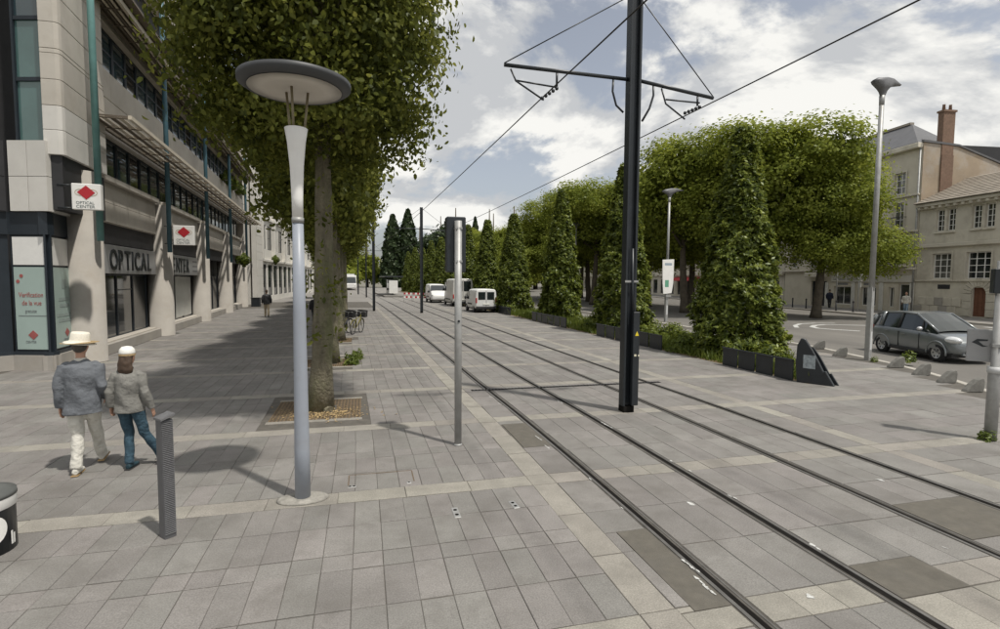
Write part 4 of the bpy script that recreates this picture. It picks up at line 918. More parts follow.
for i,(lb,x,y) in enumerate(limes):
    r = empty('lime_tree', (x,y,0), [0,.06,-.05,.08,-.1,.05,.1,-.06,.04][i], lb, 'tree', 'lime trees along the promenade')
    obj('trunk', trunkm, None, r, rot=(0,0,i*1.3) if i else None); c = obj('crown', crA if i == 0 else crB, None, r)
    if i == 0:
        rng_ = np.random.default_rng(9); n_ = 420; ph_ = rng_.random(n_)*6.28; z_ = rng_.choice([1.5,2.3,2.6,3.3,3.9,4.5,5.0],n_)+rng_.normal(0,.22,n_); rr_ = .27+np.abs(rng_.normal(0,.13,n_)); obj('trunk_shoots', leafmesh('trunk_shoots',np.stack([rr_*np.cos(ph_)+.05,rr_*np.sin(ph_),z_],1),.1,rng_,lm_plane,None,.2,.64), None, r, kind='stuff')
    if i: c.scale = (1,1 if i % 2 else -1,1.0+.04*math.sin(i*3))
# tree grates
for i,(a,b,c,d) in enumerate(GR1[:5]):
    r = empty('tree_grate', ((a+b)/2,(c+d)/2,0), 0, ['rusty tree grate around the leaning lime trunk','tree grate under the second lime, with weeds','tree grate beside the bicycles','tree grate under the fourth lime','tree grate under the fifth lime'][i], 'grate', 'tree grates')
    w, l = (b-a)/2, (d-c)/2
    obj('soil', MB().box(-w+.02,w-.02,-l+.02,l-.02,-.06,-.012), m_soil, r)
    for (q) in ((-w,w,-l,-l+.14),(-w,w,l-.1,l)): obj('stone_border', MB().box(*q,-.05,.004), m_band, r, bevel=.006)
    if i < 3:
        g = MB(); n = 26; 
        for k in range(n):
            x = -w+.04+(2*w-.08)*k/(n-1)
            if abs(x) < .32:
                g.box(x-.012,x+.012,-l+.14,-.34,-.011,.002); g.box(x-.012,x+.012,.34,l-.1,-.011,.002)
            else: g.box(x-.012,x+.012,-l+.14,l-.1,-.011,.002)
        for k in range(16):
            y = -l+.2+(2*l-.36)*k/15
            if abs(y) < .32: g.box(-w+.03,-.34,y-.01,y+.01,-.011,.0); g.box(.34,w-.03,y-.01,y+.01,-.011,.0)
            else: g.box(-w+.03,w-.03,y-.01,y+.01,-.011,.0)
        obj('grating', g, m_grate, r, kind='stuff')
# ---- clipped column magnolias
def columncrown(seed, h, rb, n, mtl, lsize):
    rng = np.random.default_rng(seed); f_ = rng.random(n)**1.12; z = .12+f_*(h-.12); ph = rng.random(n)*2*PI
    prof = np.interp(f_,[0,.05,.2,.45,.7,.92,1],[.95,1.0,.95,.74,.5,.26,.13])*rb
    lump = 1+.09*np.sin(ph*3+z*2.1+seed)+.08*np.sin(ph*5-z*3.3)+.05*np.sin(z*7+ph*4)+rng.normal(0,.035,n)
    rad = prof*lump*np.clip(1-np.abs(rng.normal(0,.16,n)),.25,1)
    C = np.stack([rad*np.cos(ph),rad*np.sin(ph),z],1); per = 12; P = np.repeat(C,per,axis=0); k = len(P)
    o = np.stack([np.cos(ph),np.sin(ph),np.full(n,.75)],1); o /= np.linalg.norm(o,axis=1)[:,None]; O = np.repeat(o,per,axis=0)
    d = rng.normal(size=(k,3)); d -= O*(d*O).sum(1)[:,None]*.75; d /= np.linalg.norm(d,axis=1)[:,None]
    P = P+d*lsize*.62*rng.random((k,1))**.5+O*rng.normal(0,.04,(k,1))
    nrm = O*.8+rng.normal(size=(k,3))*.35-d*.45; nrm /= np.linalg.norm(nrm,axis=1)[:,None]
    a = d-nrm*(d*nrm).sum(1)[:,None]; a /= np.linalg.norm(a,axis=1)[:,None]; b = np.cross(nrm,a); s = lsize*(.7+.6*rng.random((k,1)))
    V = np.empty((k,4,3)); V[:,0] = P-a*s*.5; V[:,1] = P+b*s*.22; V[:,2] = P+a*s*.5-nrm*s*.12; V[:,3] = P-b*s*.22
    return quadmesh('crown', V, mtl)
cc = [columncrown(21,7.9,1.42,4600,lm_mag,.165), columncrown(22,8.1,1.34,3900,lm_mag,.18), columncrown(23,8.0,1.3,3300,lm_mag,.2)]
tm = MB().tube([(0,0,-.05),(.03,.02,2.5),(0,0,6.8)],[.11,.08,.02],8).mesh('trunk'); tm.materials.append(m_bark2)
colpos = [(12.5,15.7),(12.3,23.7),(12.2,31.9)] + [(12.15+sh(y)*.9,y) for y in (40,48,56,64,72,80,88,97,106)]
cl = ['clipped column tree nearest the black fin sculpture','clipped column tree just past the banner lamp','clipped column tree, third from the black fin']
ordn = ['fourth','fifth','sixth','seventh','eighth','ninth','tenth','eleventh','twelfth']
for i,(x,y) in enumerate(colpos):
    r = empty('column_tree', (x,y,0), i*2.1, cl[i] if i < 3 else f'clipped column tree, {ordn[i-3]} from the black fin', 'tree', 'clipped column trees beside the tracks')
    obj('trunk', tm, None, r); c = obj('crown', cc[i % 3], None, r); c.scale = (1,1,[.975,1.0,1.02,.96,.98,1.03,.97,1,1.02,.95,1,.97][i])
# ---- big plane trees on the far side
def planecrown(seed, rx, z0, z1, ncl, per, lsize, mtl, name='crown', spread=.55):
    rng = np.random.default_rng(seed); lobes = []
    for i in range(11):
        a = i*2.4+seed; q = rng.uniform(.25,.72); zf = rng.uniform(.2,.9)
        lobes.append((math.cos(a)*rx*q*(1-.35*zf),math.sin(a)*rx*q*(1-.35*zf),z0+(z1-z0)*zf,rx*rng.uniform(.3,.46)))
    lobes.append((0,0,z0+(z1-z0)*.6,rx*.6)); lobes = np.array(lobes)
    pick = rng.choice(len(lobes),ncl,p=(lobes[:,3]**2)/(lobes[:,3]**2).sum()); d = rng.normal(size=(ncl,3)); d /= np.linalg.norm(d,axis=1)[:,None]
    C = lobes[pick,:3]+d*(lobes[pick,3:4]*np.clip(1-np.abs(rng.normal(0,.2,(ncl,1))),.2,1.05))*np.array([1,1,.85])
    P = clumpcloud(C,per,(spread,spread,spread*.6),rng); O = np.repeat(d,per,axis=0)
    return leafmesh(name,P,lsize,rng,mtl,O,.45,.8,.2,quad=True)
bigc = [planecrown(31,7.2,3.7,14.4,980,105,.2,lm_big,spread=.5), planecrown(34,7.0,3.5,13.8,820,100,.22,lm_big,spread=.52), planecrown(33,7.2,3.7,14.6,700,90,.27,lm_big,spread=.55)]
bt = MB(); branches(bt,(0,0,-.1),(.3,-.2,9.6),.34,10,random.Random(8),.8); btm = bt.mesh('trunk'); btm.materials.append(m_bark2)
bigs = [(32.3,32.0,'plane tree standing nearest the cream house balconies'),(29.0,34.0,'spreading plane tree in front of the tall cream house'),(26.0,39.2,'plane tree whose dark trunk stands behind the banner lamp'),(30.5,45,'plane tree in front of the red-awning house'),(24.0,53,'plane tree beyond the banner lamp tree'),
        (30.5,58,'plane tree standing deeper behind the far lamps'),(24.2,67,'plane tree beside the distant fan lamp'),(31,73,'plane tree in the rear row farther down'),(23.5,82,'plane tree past the farthest fan lamp'),(22,98,'plane tree near the end of the row'),(20.5,116,'last plane tree of the row'),(31,39.5,'plane tree in the rear row beside the red awning'),(28,48.5,'plane tree filling the row behind the banner lamp'),(27,61,'plane tree between the two distant fan lamps')]
for i,(x,y,lb) in enumerate(bigs):
    r = empty('plane_tree', (x,y,-.02), i*1.7, lb, 'tree', 'plane trees on the far side of the road')
    obj('trunk', btm, None, r); c = obj('crown', bigc[i % 3], None, r); k = (1+.08*math.sin(i*2.3))*(.8 if i == 0 else 1); c.scale = (k,k,[.76,.97,.93,.9,.88,.84,.8,.8,.78,.78,.76,.86,.88,.82][i])
# ---- far conifers and trees closing the view
def conecrown(seed, h, rb, n, lsize, mtl, tip=.08):
    rng = np.random.default_rng(seed); f_ = rng.random(n)**1.25; ph = rng.random(n)*2*PI; prof = rb*np.interp(f_,[0,.1,.5,.85,1],[.8,1,.78,.4,tip])
    rad = prof*(1+.14*np.sin(ph*4+f_*30))*np.sqrt(rng.random(n)*.7+.3); P = np.stack([rad*np.cos(ph),rad*np.sin(ph),f_*h],1)
    o = np.stack([np.cos(ph),np.sin(ph),0*ph],1); return leafmesh('crown',P,lsize,rng,mtl,o,.1,.6,.4)
con = conecrown(41,24,4.0,6500,1.0,lm_dark); ftm = MB().tube([(0,0,-.3),(0,0,18)],[.5,.1],8).mesh('trunk'); ftm.materials.append(m_bark2)
def fartree(x, y, s, crown, lb, group):
    r = empty('distant_tree', (x,y,-.1), x, lb, 'tree', group); t = obj('trunk', ftm, None, r); c = obj('crown', crown, None, r)
    for o in (t,c): o.scale = s
fartree(8.5,163,(1,1,.9),con,'left one of two dark conifers closing the tram street','dark conifers'); fartree(13.0,163,(1,1,.97),con,'right one of two dark conifers closing the tram street','dark conifers')
dec = planecrown(45,6,3,17,420,22,.7,lm_dark,spread=.8)
fartree(18,128,(.9,.9,.98),dec,'dark round tree behind the parked vans','distant dark trees'); fartree(31,150,(.55,.55,.84),con,'narrow dark conifer behind the column trees','distant dark trees')
lg = planecrown(46,6,2,9,300,22,.7,lm_big,spread=.8)
for i,(x,y,s,lb) in enumerate([(-6.5,128,1,'pale green tree beyond the promenade end'),(-14,140,1.1,'green tree behind the last lime'),(1,172,1,'low green tree behind the far tram'),(-6,180,1.2,'green tree far along the street axis'),(18,178,1.1,'green tree behind the conifers'),(28,170,1.2,'green tree closing the road'),(40,165,1.3,'green tree beyond the terraced houses'),(30,128,1.1,'green tree filling the gap past the last plane'),(38,134,1.2,'green tree by the farthest terraced house'),(24,142,1.2,'green tree beyond the farthest column tree'),(46,140,1.3,'green tree at the bend of the road'),(34,112,.9,'small green tree beside the far road')]):
    fartree(x,y,(s,s,s),lg,lb,'distant green trees')
# tree behind the limestone house roof
fartree(68,44.5,(1.0,1.0,.86),dec,'dark tree rising behind the limestone house roof','trees behind houses')
# ---- planting strip: soil, grass, shrubs
ps = MB()
for ya,yb in ((10.95,12.5),(12.5,14.7),(14.7,60),(60,110)):
    ps.quad((10.98+sh(ya),ya,.0),(bedx(ya)+sh(ya),ya,.0),(bedx(yb)+sh(yb),yb,.0),(10.98+sh(yb),yb,.0))
obj('planting_bed', ps, m_soil, kind='structure')
def grassmesh(n, area, hgt, seed, w=.02):
    rng = np.random.default_rng(seed); x = rng.uniform(area[0],area[1],n); y = rng.uniform(area[2],area[3],n); kp = np.array([a_ < bedx(b_)-.05 for a_,b_ in zip(x,y)]); x = x[kp]; y = y[kp]; n = len(x); s = np.array([sh(v) for v in y]); h = hgt*(.4+.9*rng.random(n)); a = rng.random(n)*2*PI; ln = rng.normal(0,.35,(n,2))*h[:,None]
    V = np.empty((n,3,3)); V[:,0] = np.stack([x+s+np.cos(a)*w,y+np.sin(a)*w,np.full(n,.02)],1); V[:,1] = np.stack([x+s-np.cos(a)*w,y-np.sin(a)*w,np.full(n,.02)],1); V[:,2] = np.stack([x+s+ln[:,0],y+ln[:,1],h],1)
    return trimesh('grass',V,lm_grass)
def trimesh(name, V, mtl):
    n = len(V); me = bpy.data.meshes.new(name); me.vertices.add(3*n); me.vertices.foreach_set('co', V.reshape(-1).astype(np.float32)); me.loops.add(3*n); me.loops.foreach_set('vertex_index', np.arange(3*n,dtype=np.int32)); me.polygons.add(n)
    me.polygons.foreach_set('loop_start', np.arange(0,3*n,3,dtype=np.int32)); me.polygons.foreach_set('loop_total', np.full(n,3,dtype=np.int32)); me.update(calc_edges=True); me.materials.append(mtl); return me
obj('grass', grassmesh(14000,(11.0,14.05,10.95,26),.3,51), None, None, 'short green grass filling the planting bed between plates', 'grass', kind='stuff')
obj('grass', grassmesh(9000,(11.0,14.05,26,60),.42,52,.035), None, None, 'taller grass filling the far planting bed beside vans', 'grass', kind='stuff')
def shrubmesh(seed, r_, h, n, ls, mtl):
    rng = np.random.default_rng(seed); d = rng.normal(size=(n,3)); d /= np.linalg.norm(d,axis=1)[:,None]; d[:,2] = np.abs(d[:,2]); q = np.clip(1-np.abs(rng.normal(0,.25,n)),.1,1)[:,None]
    P = d*q*np.array([r_,r_,h])*(1+.2*np.sin(d[:,:1]*6+seed)); return leafmesh('foliage',P,ls,rng,mtl,d,.3,.5)
sm = [shrubmesh(61,.5,.62,900,.11,lm_mag), shrubmesh(62,.6,.5,900,.12,lm_grass)]
shr = [(11.5,16.2),(11.35,17.0),(12.0,18.2),(11.8,19.6),(13.0,20.4),(12.9,18.9),(12.6,21.9),(11.6,25.3),(12.2,26.4),(12.9,27.6),(12.3,29.2),(11.5,33.5),(12.3,35.2),(11.5,35.6),(11.7,13.2),(12.6,14.6),(11.6,14.6),(13.4,17.2),(13.5,23.0)]
for i,(x,y) in enumerate(shr):
    r = empty('low_shrub', (x,y,.02), i, 'low leafy shrub growing in the bed between the column trees', 'shrub', 'low shrubs in the planting bed')
    f_ = obj('foliage', sm[i % 2], None, r); k = .8+.5*((i*37 % 10)/10); f_.scale = (k,k,k)
    obj('stem', MB().tube([(0,0,-.03),(.02,0,.3)],[.02,.008],6), m_bark2, r)
# weeds
wm = shrubmesh(63,.24,.34,240,.09,lm_grass)
for px,py,s,lb in [(297+ -0,0,0,'')]: pass
for x,y,s,lb in [(-.35,16.5,1.1,'bright green weeds sprouting from the second tree grate'),(-.2,17.6,.9,'weeds at the far edge of second tree grate'),(gp(990,441).x,gp(990,441).y+.05,.55,'dry weeds around the junction signal post'),(gp(908,362).x,gp(908,362).y,1.0,'weed tuft growing beside a granite kerb fin'),(gp(870,361).x,gp(870,361).y-.15,.5,'small weeds at the foot of the fan lamp')]:
    r = empty('weed_tuft', (x,y,.0), 0, lb, 'weeds'); f_ = obj('foliage', wm, None, r); f_.scale = (s,s,s); obj('stem', MB().tube([(0,0,-.01),(.01,0,.15*s)],[.008,.004],5), m_bark2, r)
# dry leaves around the trunk
rng = np.random.default_rng(71); n = 500; P = np.stack([rng.normal(-.75,.4,n),rng.normal(10.55,.25,n),np.full(n,.006)],1)
obj('fallen_leaves', leafmesh('fallen_leaves',P,.05,rng,mat('dry leaves', (.36,.26,.13), .9, island=.3),None,5,.6), None, None, 'dry tan leaves and debris scattered on the tree grate', 'leaves', kind='stuff')
# hanging flower balls on the facades
fb = shrubmesh(64,.5,.5,700,.14,lm_grass); fbm = np.random.default_rng(5)
def flower_ball(u, x, z, lb):
    pos = Matrix.Translation((-8.3,20,0)) @ Matrix.Rotation(R(3.9),4,'Z') @ Vector((x,u,z)); r = empty('hanging_planter', tuple(pos), 0, lb, 'planter', 'green hanging planters')
    f_ = obj('foliage', fb, None, r); f2 = obj('foliage', fb, None, r, rot=(PI,0,0)); obj('bracket', MB().tube([(-.9,0,.1),(-.3,0,.3),(0,0,.1)],.02,6), m_dark, r); obj('bowl', MB().lathe([(.05,-.35),(.3,-.2),(.36,0)],14), m_dark, r)
flower_ball(25.5,.9,3.95,'bright green hanging planter on the last shop column'); flower_ball(45,1.6,4.6,'green hanging planter on the white office block')
obj('litter_box', MB().box(-.35,.35,-.35,.35,0,.75).box(-.4,.4,-.4,.4,.75,.8), m_dark, None, 'dark square planter box at the foot of office corner', 'planter', loc=(-9.4,51.5,0), bevel=.02)
# upper balcony greenery on the shop building
for i in range(4): 
    pos = Matrix.Translation((-8.3,20,0)) @ Matrix.Rotation(R(3.9),4,'Z') @ Vector((.35,22+i*2.2,9.5)); r = empty('balcony_plant', tuple(pos), i, 'trailing green plant on the second-floor ledge of shop building', 'plant', 'ledge plants'); f_ = obj('foliage', fb, None, r); f_.scale = (.8,1.2,1.2); obj('pot', MB().lathe([(.1,-.02),(.14,.2)],10), m_conc, r)
# ================================================================== VEHICLES
m_carp = mat('grey green metallic paint', (.2,.215,.22), .3, .35, var=.03, spec=.6, coat=.6)
m_vanw = mat('white van paint', (.74,.74,.72), .4, var=.04, coat=.3, dirt=((.5,.49,.46), 1.5, .3))
m_vang = mat('dusty white van paint', (.62,.61,.57), .45, var=.06, coat=.2, dirt=((.4,.38,.34), 1.5, .5))
m_cglass = mat('car glass', (.02,.026,.026), .05, var=.2, spec=.9)
m_lamp = mat('headlamp glass', (.75,.76,.76), .12, .3, spec=.9); m_tail = mat('tail lamp red', (.4,.02,.02), .3)
m_rim = mat('alloy rim', (.5,.5,.5), .4, .6); m_trim = mat('black plastic trim', (.03,.03,.03), .6)
m_plate = mat('number plate', (.75,.74,.68), .5)
def wheel(par, x, y, z, r, side):
    w = obj('wheel', MB().lathe([(r*.62,-.085),(r*.93,-.09),(r,-.06),(r,.06),(r*.93,.09),(r*.62,.085)],24,cap=False).xf(Matrix.Rotation(PI/2,4,'X')), m_rubber, par, loc=(x,y,z))
    obj('rim', MB().lathe([(.02,.02),(r*.25,.05),(r*.6,.08),(r*.64,.086),(r*.64,-.02)],20).xf(Matrix.Rotation(-side*PI/2,4,'X')), m_rim, w)
    for k in range(6):
        a = k*PI/3; obj('spoke_gap', MB().ball((math.cos(a)*r*.42,side*.071,math.sin(a)*r*.42),(r*.1,.012,r*.1),8,5), m_trim, w)
    return w
def loft_body(st, sec, name, mtl, par, sub=2, cut=None):
    m = MB(); n = None
    for s in st:
        h = sec(*s); ring = [(s[0],y,z) for y,z in h] + [(s[0],-y,z) for y,z in h[::-1] if abs(y) > 1e-6]
        n = len(ring); m.v += ring
    k = len(st)
    m.f = [(i*n+j,i*n+(j+1)%n,(i+1)*n+(j+1)%n,(i+1)*n+j) for i in range(k-1) for j in range(n)] + [tuple(range(n))[::-1], tuple((k-1)*n+j for j in range(n))]; m.sm = [True]*len(m.f)
    o = obj(name, m, mtl, par, fixn=True); sd = o.modifiers.new('s','SUBSURF'); sd.levels = sub; sd.render_levels = sub
    bpy.context.view_layer.update(); bake(o)
    if cut:
        cm = MB()
        for (cx_,cz_,r_) in cut:
            vs = [(cx_+r_*math.cos(2*PI*j/28),yy_,cz_+r_*math.sin(2*PI*j/28)) for yy_ in (-2,2) for j in range(28)]
            cm.add(vs,[tuple(range(28)),tuple(range(55,27,-1))]+[(j,28+j,28+(j+1)%28,(j+1)%28) for j in range(28)])
        c = obj('cut', cm, None, fixn=True); b = o.modifiers.new('b','BOOLEAN'); b.object = c; b.operation = 'DIFFERENCE'; b.solver = 'EXACT'
        bpy.context.view_layer.update(); bake(o); bpy.data.objects.remove(c)
        if o.data.materials and o.data.materials[0] is None: o.data.materials.clear()
        if not o.data.materials: o.data.materials.append(mtl)
    return o
def make_car(loc, rz, lab):
    r = empty('parked_car', loc, rz, lab, 'car')
    sec = lambda x,zl,zb,w: [(0,zl),(w*.86,zl),(w*.99,zl+.1),(w*1.02,zl+(zb-zl)*.45),(w*1.0,zl+(zb-zl)*.8),(w*.93,zb-.015),(w*.8,zb+.02),(0,zb+.05)]
    st = [(-1.9,.46,1.0,.62),(-1.87,.36,1.05,.74),(-1.7,.27,1.08,.81),(-1.2,.24,1.08,.835),(-.4,.22,1.06,.845),(.4,.22,1.03,.845),(.95,.24,1.0,.84),(1.35,.25,.94,.82),(1.65,.26,.86,.78),(1.87,.3,.76,.69),(1.98,.36,.66,.55)]
    loft_body(st,sec,'body',m_carp,r,2,[(-1.22,.31,.385),(1.27,.31,.385)])
    obj('underbody', MB().box(-1.7,1.75,-.7,.7,.2,.6), m_trim, r)
    G = [(-1.86,1.02,1.1,.72,.71),(-1.74,1.02,1.42,.77,.62),(-1.45,1.02,1.54,.80,.64),(-.4,1.0,1.6,.805,.655),(.2,.99,1.57,.80,.645),(.72,.98,1.3,.795,.68),(1.22,.94,1.02,.76,.72)]
    def gface(i0,i1,kind):
        m = MB(); 
        for i in range(i0,i1):
            a,b = G[i],G[i+1]
            def P(s,y,z,c=0): return (s[0],y,z)
            if kind == 'top':
                ys_ = [-1,-.55,0,.55,1]
                for k in range(4):
                    f_ = lambda s,t: (s[0], s[4]*t, s[2]+.045*(1-t*t))
                    m.quad(f_(a,ys_[k]),f_(b,ys_[k]),f_(b,ys_[k+1]),f_(a,ys_[k+1]))
            else:
                s_ = kind; m.quad((a[0],s_*a[3],a[1]),(b[0],s_*b[3],b[1]),(b[0],s_*b[4],b[2]),(a[0],s_*a[4],a[2]))
        m.sm = [True]*len(m.f); return m
    roof = obj('roof', gface(1,4,'top'), m_carp, r, fixn=True); obj('windscreen', gface(4,6,'top'), m_cglass, r, fixn=True); obj('rear_window', gface(0,1,'top'), m_cglass, r, fixn=True)
    for s_ in (-1,1):
        obj('side_window', gface(0,6,s_), m_cglass, r, fixn=True)
        pil = MB()
        for pts in ([G[4],G[5],G[6]],[G[1],G[2],G[3],G[4]]): pil.tube([(g[0],s_*(g[4]+.004),g[2]) for g in pts],.04,6)
        obj('roof_rail', pil, m_carp, r)
        for x0,x1,w in ((-.42,-.37,.045),(-1.3,-1.25,.06),(.62,.55,.03)):
            zt = 1.56 if x0 < .5 else 1.33; obj('pillar', MB().tube([(x0,s_*.81,1.04),(x1,s_*.675,zt)],w,6), m_trim if w < .05 else m_carp, r)
        obj('pillar', MB().tube([(-1.82,s_*.74,1.05),(-1.7,s_*.65,1.42)],.1,6), m_carp, r)
        obj('door_mirror', MB().ball((.68,s_*.94,1.08),(.09,.1,.075),10,8), m_rim, r)
        hl = MB().ball((1.66,s_*.62,.78),(.33,.18,.13),14,8); obj('headlight', hl, m_lamp, r)
        obj('tail_light', MB().ball((-1.82,s_*.68,1.0),(.07,.1,.22),10,8), m_tail, r)
        obj('sill_trim', MB().box(-.8,.85,*sorted((s_*.83,s_*.868)),.24,.33), m_trim, r, bevel=.01)
        obj('fog_light', MB().ball((1.83,s_*.52,.42),(.06,.08,.05),10,6), m_lamp, r)
        obj('door_handle', MB().box(-.25,-.05,*sorted((s_*.855,s_*.875)),.8,.835), m_carp, r); obj('door_handle', MB().box(-1.05,-.85,*sorted((s_*.85,s_*.87)),.86,.895), m_carp, r)
        for x in (-1.22,1.27): obj('arch_lip', MB().tube([(x+.395*math.cos(t),s_*.835,.31+.395*math.sin(t)) for t in [R(-8+14*i) for i in range(15)]],[(.035,.03)]*15,6,ref=(0,1,0)), m_carp, r)
        for xs in (.55,-.38,): obj('door_gap', MB().box(xs,xs+.012,*sorted((s_*.84,s_*.866)),.36,.9), m_trim, r)
        for x in (-1.22,1.27): wheel(r,x,s_*.745,.31,.31,s_)
    obj('grille', MB().box(1.86,1.985,-.42,.42,.36,.47), m_trim, r, bevel=.02); obj('emblem', MB().ball((1.96,0,.7),(.03,.06,.07),8,6), m_rim, r)
    obj('number_plate', MB().box(1.985,2.0,-.26,.26,.5,.6), m_plate, r)
    obj('bumper', MB().box(1.8,1.97,-.5,.5,.28,.36), m_carp, r, bevel=.03)
    return r
hd = Vector((-.22,-.975,0)); make_car((19.95,14.75,-.12), math.atan2(hd.y,hd.x), 'grey green compact hatchback car driving along the junction kerb')
def make_van(loc, rz, L_, Wd, Ht, mtl, lab, high=False):
    r = empty('parked_van', loc, rz, lab, 'van', 'white vans parked beside the tracks'); hw = Wd/2; hl = L_/2
    sec = lambda x,zl,zt,w: [(0,zl),(w*.9,zl),(w,zl+.1),(w*1.0,zl+(zt-zl)*.5),(w*.96,zl+(zt-zl)*.82),(w*.9,zt-.06),(w*.8,zt),(0,zt+.03)]
    nose = .42 if not high else .36
    st = [(-hl,.4,Ht-.06,hw*.93),(-hl+.05,.33,Ht-.01,hw*.98),(-hl+.3,.28,Ht,hw),(0,.26,Ht,hw),(hl-1.55,.26,Ht-.02,hw),(hl-1.25,.26,Ht-.12,hw*.99),(hl-.62,.26,Ht*(.62 if not high else .58),hw*.97),(hl-.2,.3,Ht*.5,hw*.9),(hl,.36,Ht*.36,hw*.75)]
    wr = .31 if not high else .35; loft_body(st,sec,'body',mtl,r,2,[(-hl+.75,wr,wr+.06),(hl-.85,wr,wr+.06)])
    obj('underbody', MB().box(-hl+.2,hl-.3,-hw*.8,hw*.8,.22,.7), m_trim, r)
    zb = Ht*.55
    for s in (-1,1):
        obj('rear_window', MB().box(-hl-.012,-hl+.06,*sorted((s*.06,s*hw*.74)),zb,Ht-.22), m_cglass if not high else mtl, r, bevel=.02)
        obj('tail_light', MB().box(-hl-.015,-hl+.12,*sorted((s*hw*.84,s*hw*.96)),.75,1.15), m_tail, r, bevel=.02)
        obj('side_window', MB().extr([(hl-1.9,s*hw*.985,zb),(hl-1.0,s*hw*.975,zb),(hl-1.25,s*hw*.955,Ht-.28),(hl-1.85,s*hw*.955,Ht-.24)],(0,s*.02,0)), m_cglass, r, fixn=True)
        obj('door_mirror', MB().ball((hl-1.0,s*(hw+.1),zb+.1),(.08,.1,.13),8,6), m_trim, r)
        obj('headlight', MB().ball((hl-.28,s*hw*.72,Ht*.41),(.2,.14,.12),10,6), m_lamp, r)
        obj('side_strip', MB().box(-hl+1.2,hl-1.4,*sorted((s*hw*.99,s*(hw+.02))),.6,.7), m_trim, r)
        for x in (-hl+.75,hl-.85): wheel(r,x,s*(hw-.1),wr,wr,s)
    obj('windscreen', MB().extr([(hl-1.2,-hw*.8,Ht-.16),(hl-1.2,hw*.8,Ht-.16),(hl-.66,hw*.88,Ht*.65),(hl-.66,-hw*.88,Ht*.65)],(.03,0,.04)), m_cglass, r, fixn=True)
    obj('door_gap', MB().box(-hl-.008,-hl+.03,-.012,.012,.5,Ht-.12), m_trim, r); obj('bumper', MB().box(-hl-.08,-hl+.1,-hw*.92,hw*.92,.32,.5), m_trim, r, bevel=.03)
    obj('number_plate', MB().box(-hl-.02,-hl+.02,-.26,.26,.62,.73), m_plate, r)
    if high:
        lad = MB(); 
        for k in range(7): lad.box(-hl-.05,-hl-.03,hw*.25,hw*.62,.7+k*.25,.73+k*.25)
        for y in (.25,.62): lad.box(-hl-.05,-hl-.03,hw*y-.015,hw*y+.015,.6,Ht-.05)
        obj('rear_ladder', lad, m_galv, r)
    return r
make_van((9.0,41.6,0),R(92),4.0,1.72,1.82,m_vanw,'small white panel van with clean rear doors')
make_van((8.9,51.5,0),R(91),5.4,2.0,2.6,m_vang,'tall dusty white van with a rear ladder')
make_van((7.7,58.6,0),R(271),4.6,1.8,2.0,m_vanw,'white van facing the tram stop beyond the tall van')
# far tram
r = empty('tram', (-2.7,118,0), R(4), 'white tram approaching far along the street', 'tram')
obj('body', MB().box(-1.2,1.2,.8,22,.45,3.2), m_vanw, r, bevel=.2, seg=3); obj('nose', MB().extr([(-1.15,.8,.45),(1.15,.8,.45),(1.1,-.1,.6),(.9,-.3,1.2),(-.9,-.3,1.2),(-1.1,-.1,.6)],(0,.0,.7)) if False else MB().box(-1.15,1.15,-.2,.9,.4,1.5), m_vanw, r, bevel=.2, seg=3)
obj('windscreen', MB().extr([(-1.05,-.1,1.5),(1.05,-.1,1.5),(.95,.7,2.75),(-.95,.7,2.75)],(0,.1,0)), m_cglass, r, fixn=True); obj('roof_pod', MB().box(-.9,.9,3,20,3.2,3.5), m_lgrey, r)
for s in (-1,1):
    obj('headlight', MB().ball((s*.8,-.2,1.0),.1,8,6), m_lamp, r)
    for k in range(6): obj('side_window', MB().box(*sorted((s*1.19,s*1.21)),1.6+k*3.3,4.4+k*3.3,1.5,2.6), m_cglass, r)
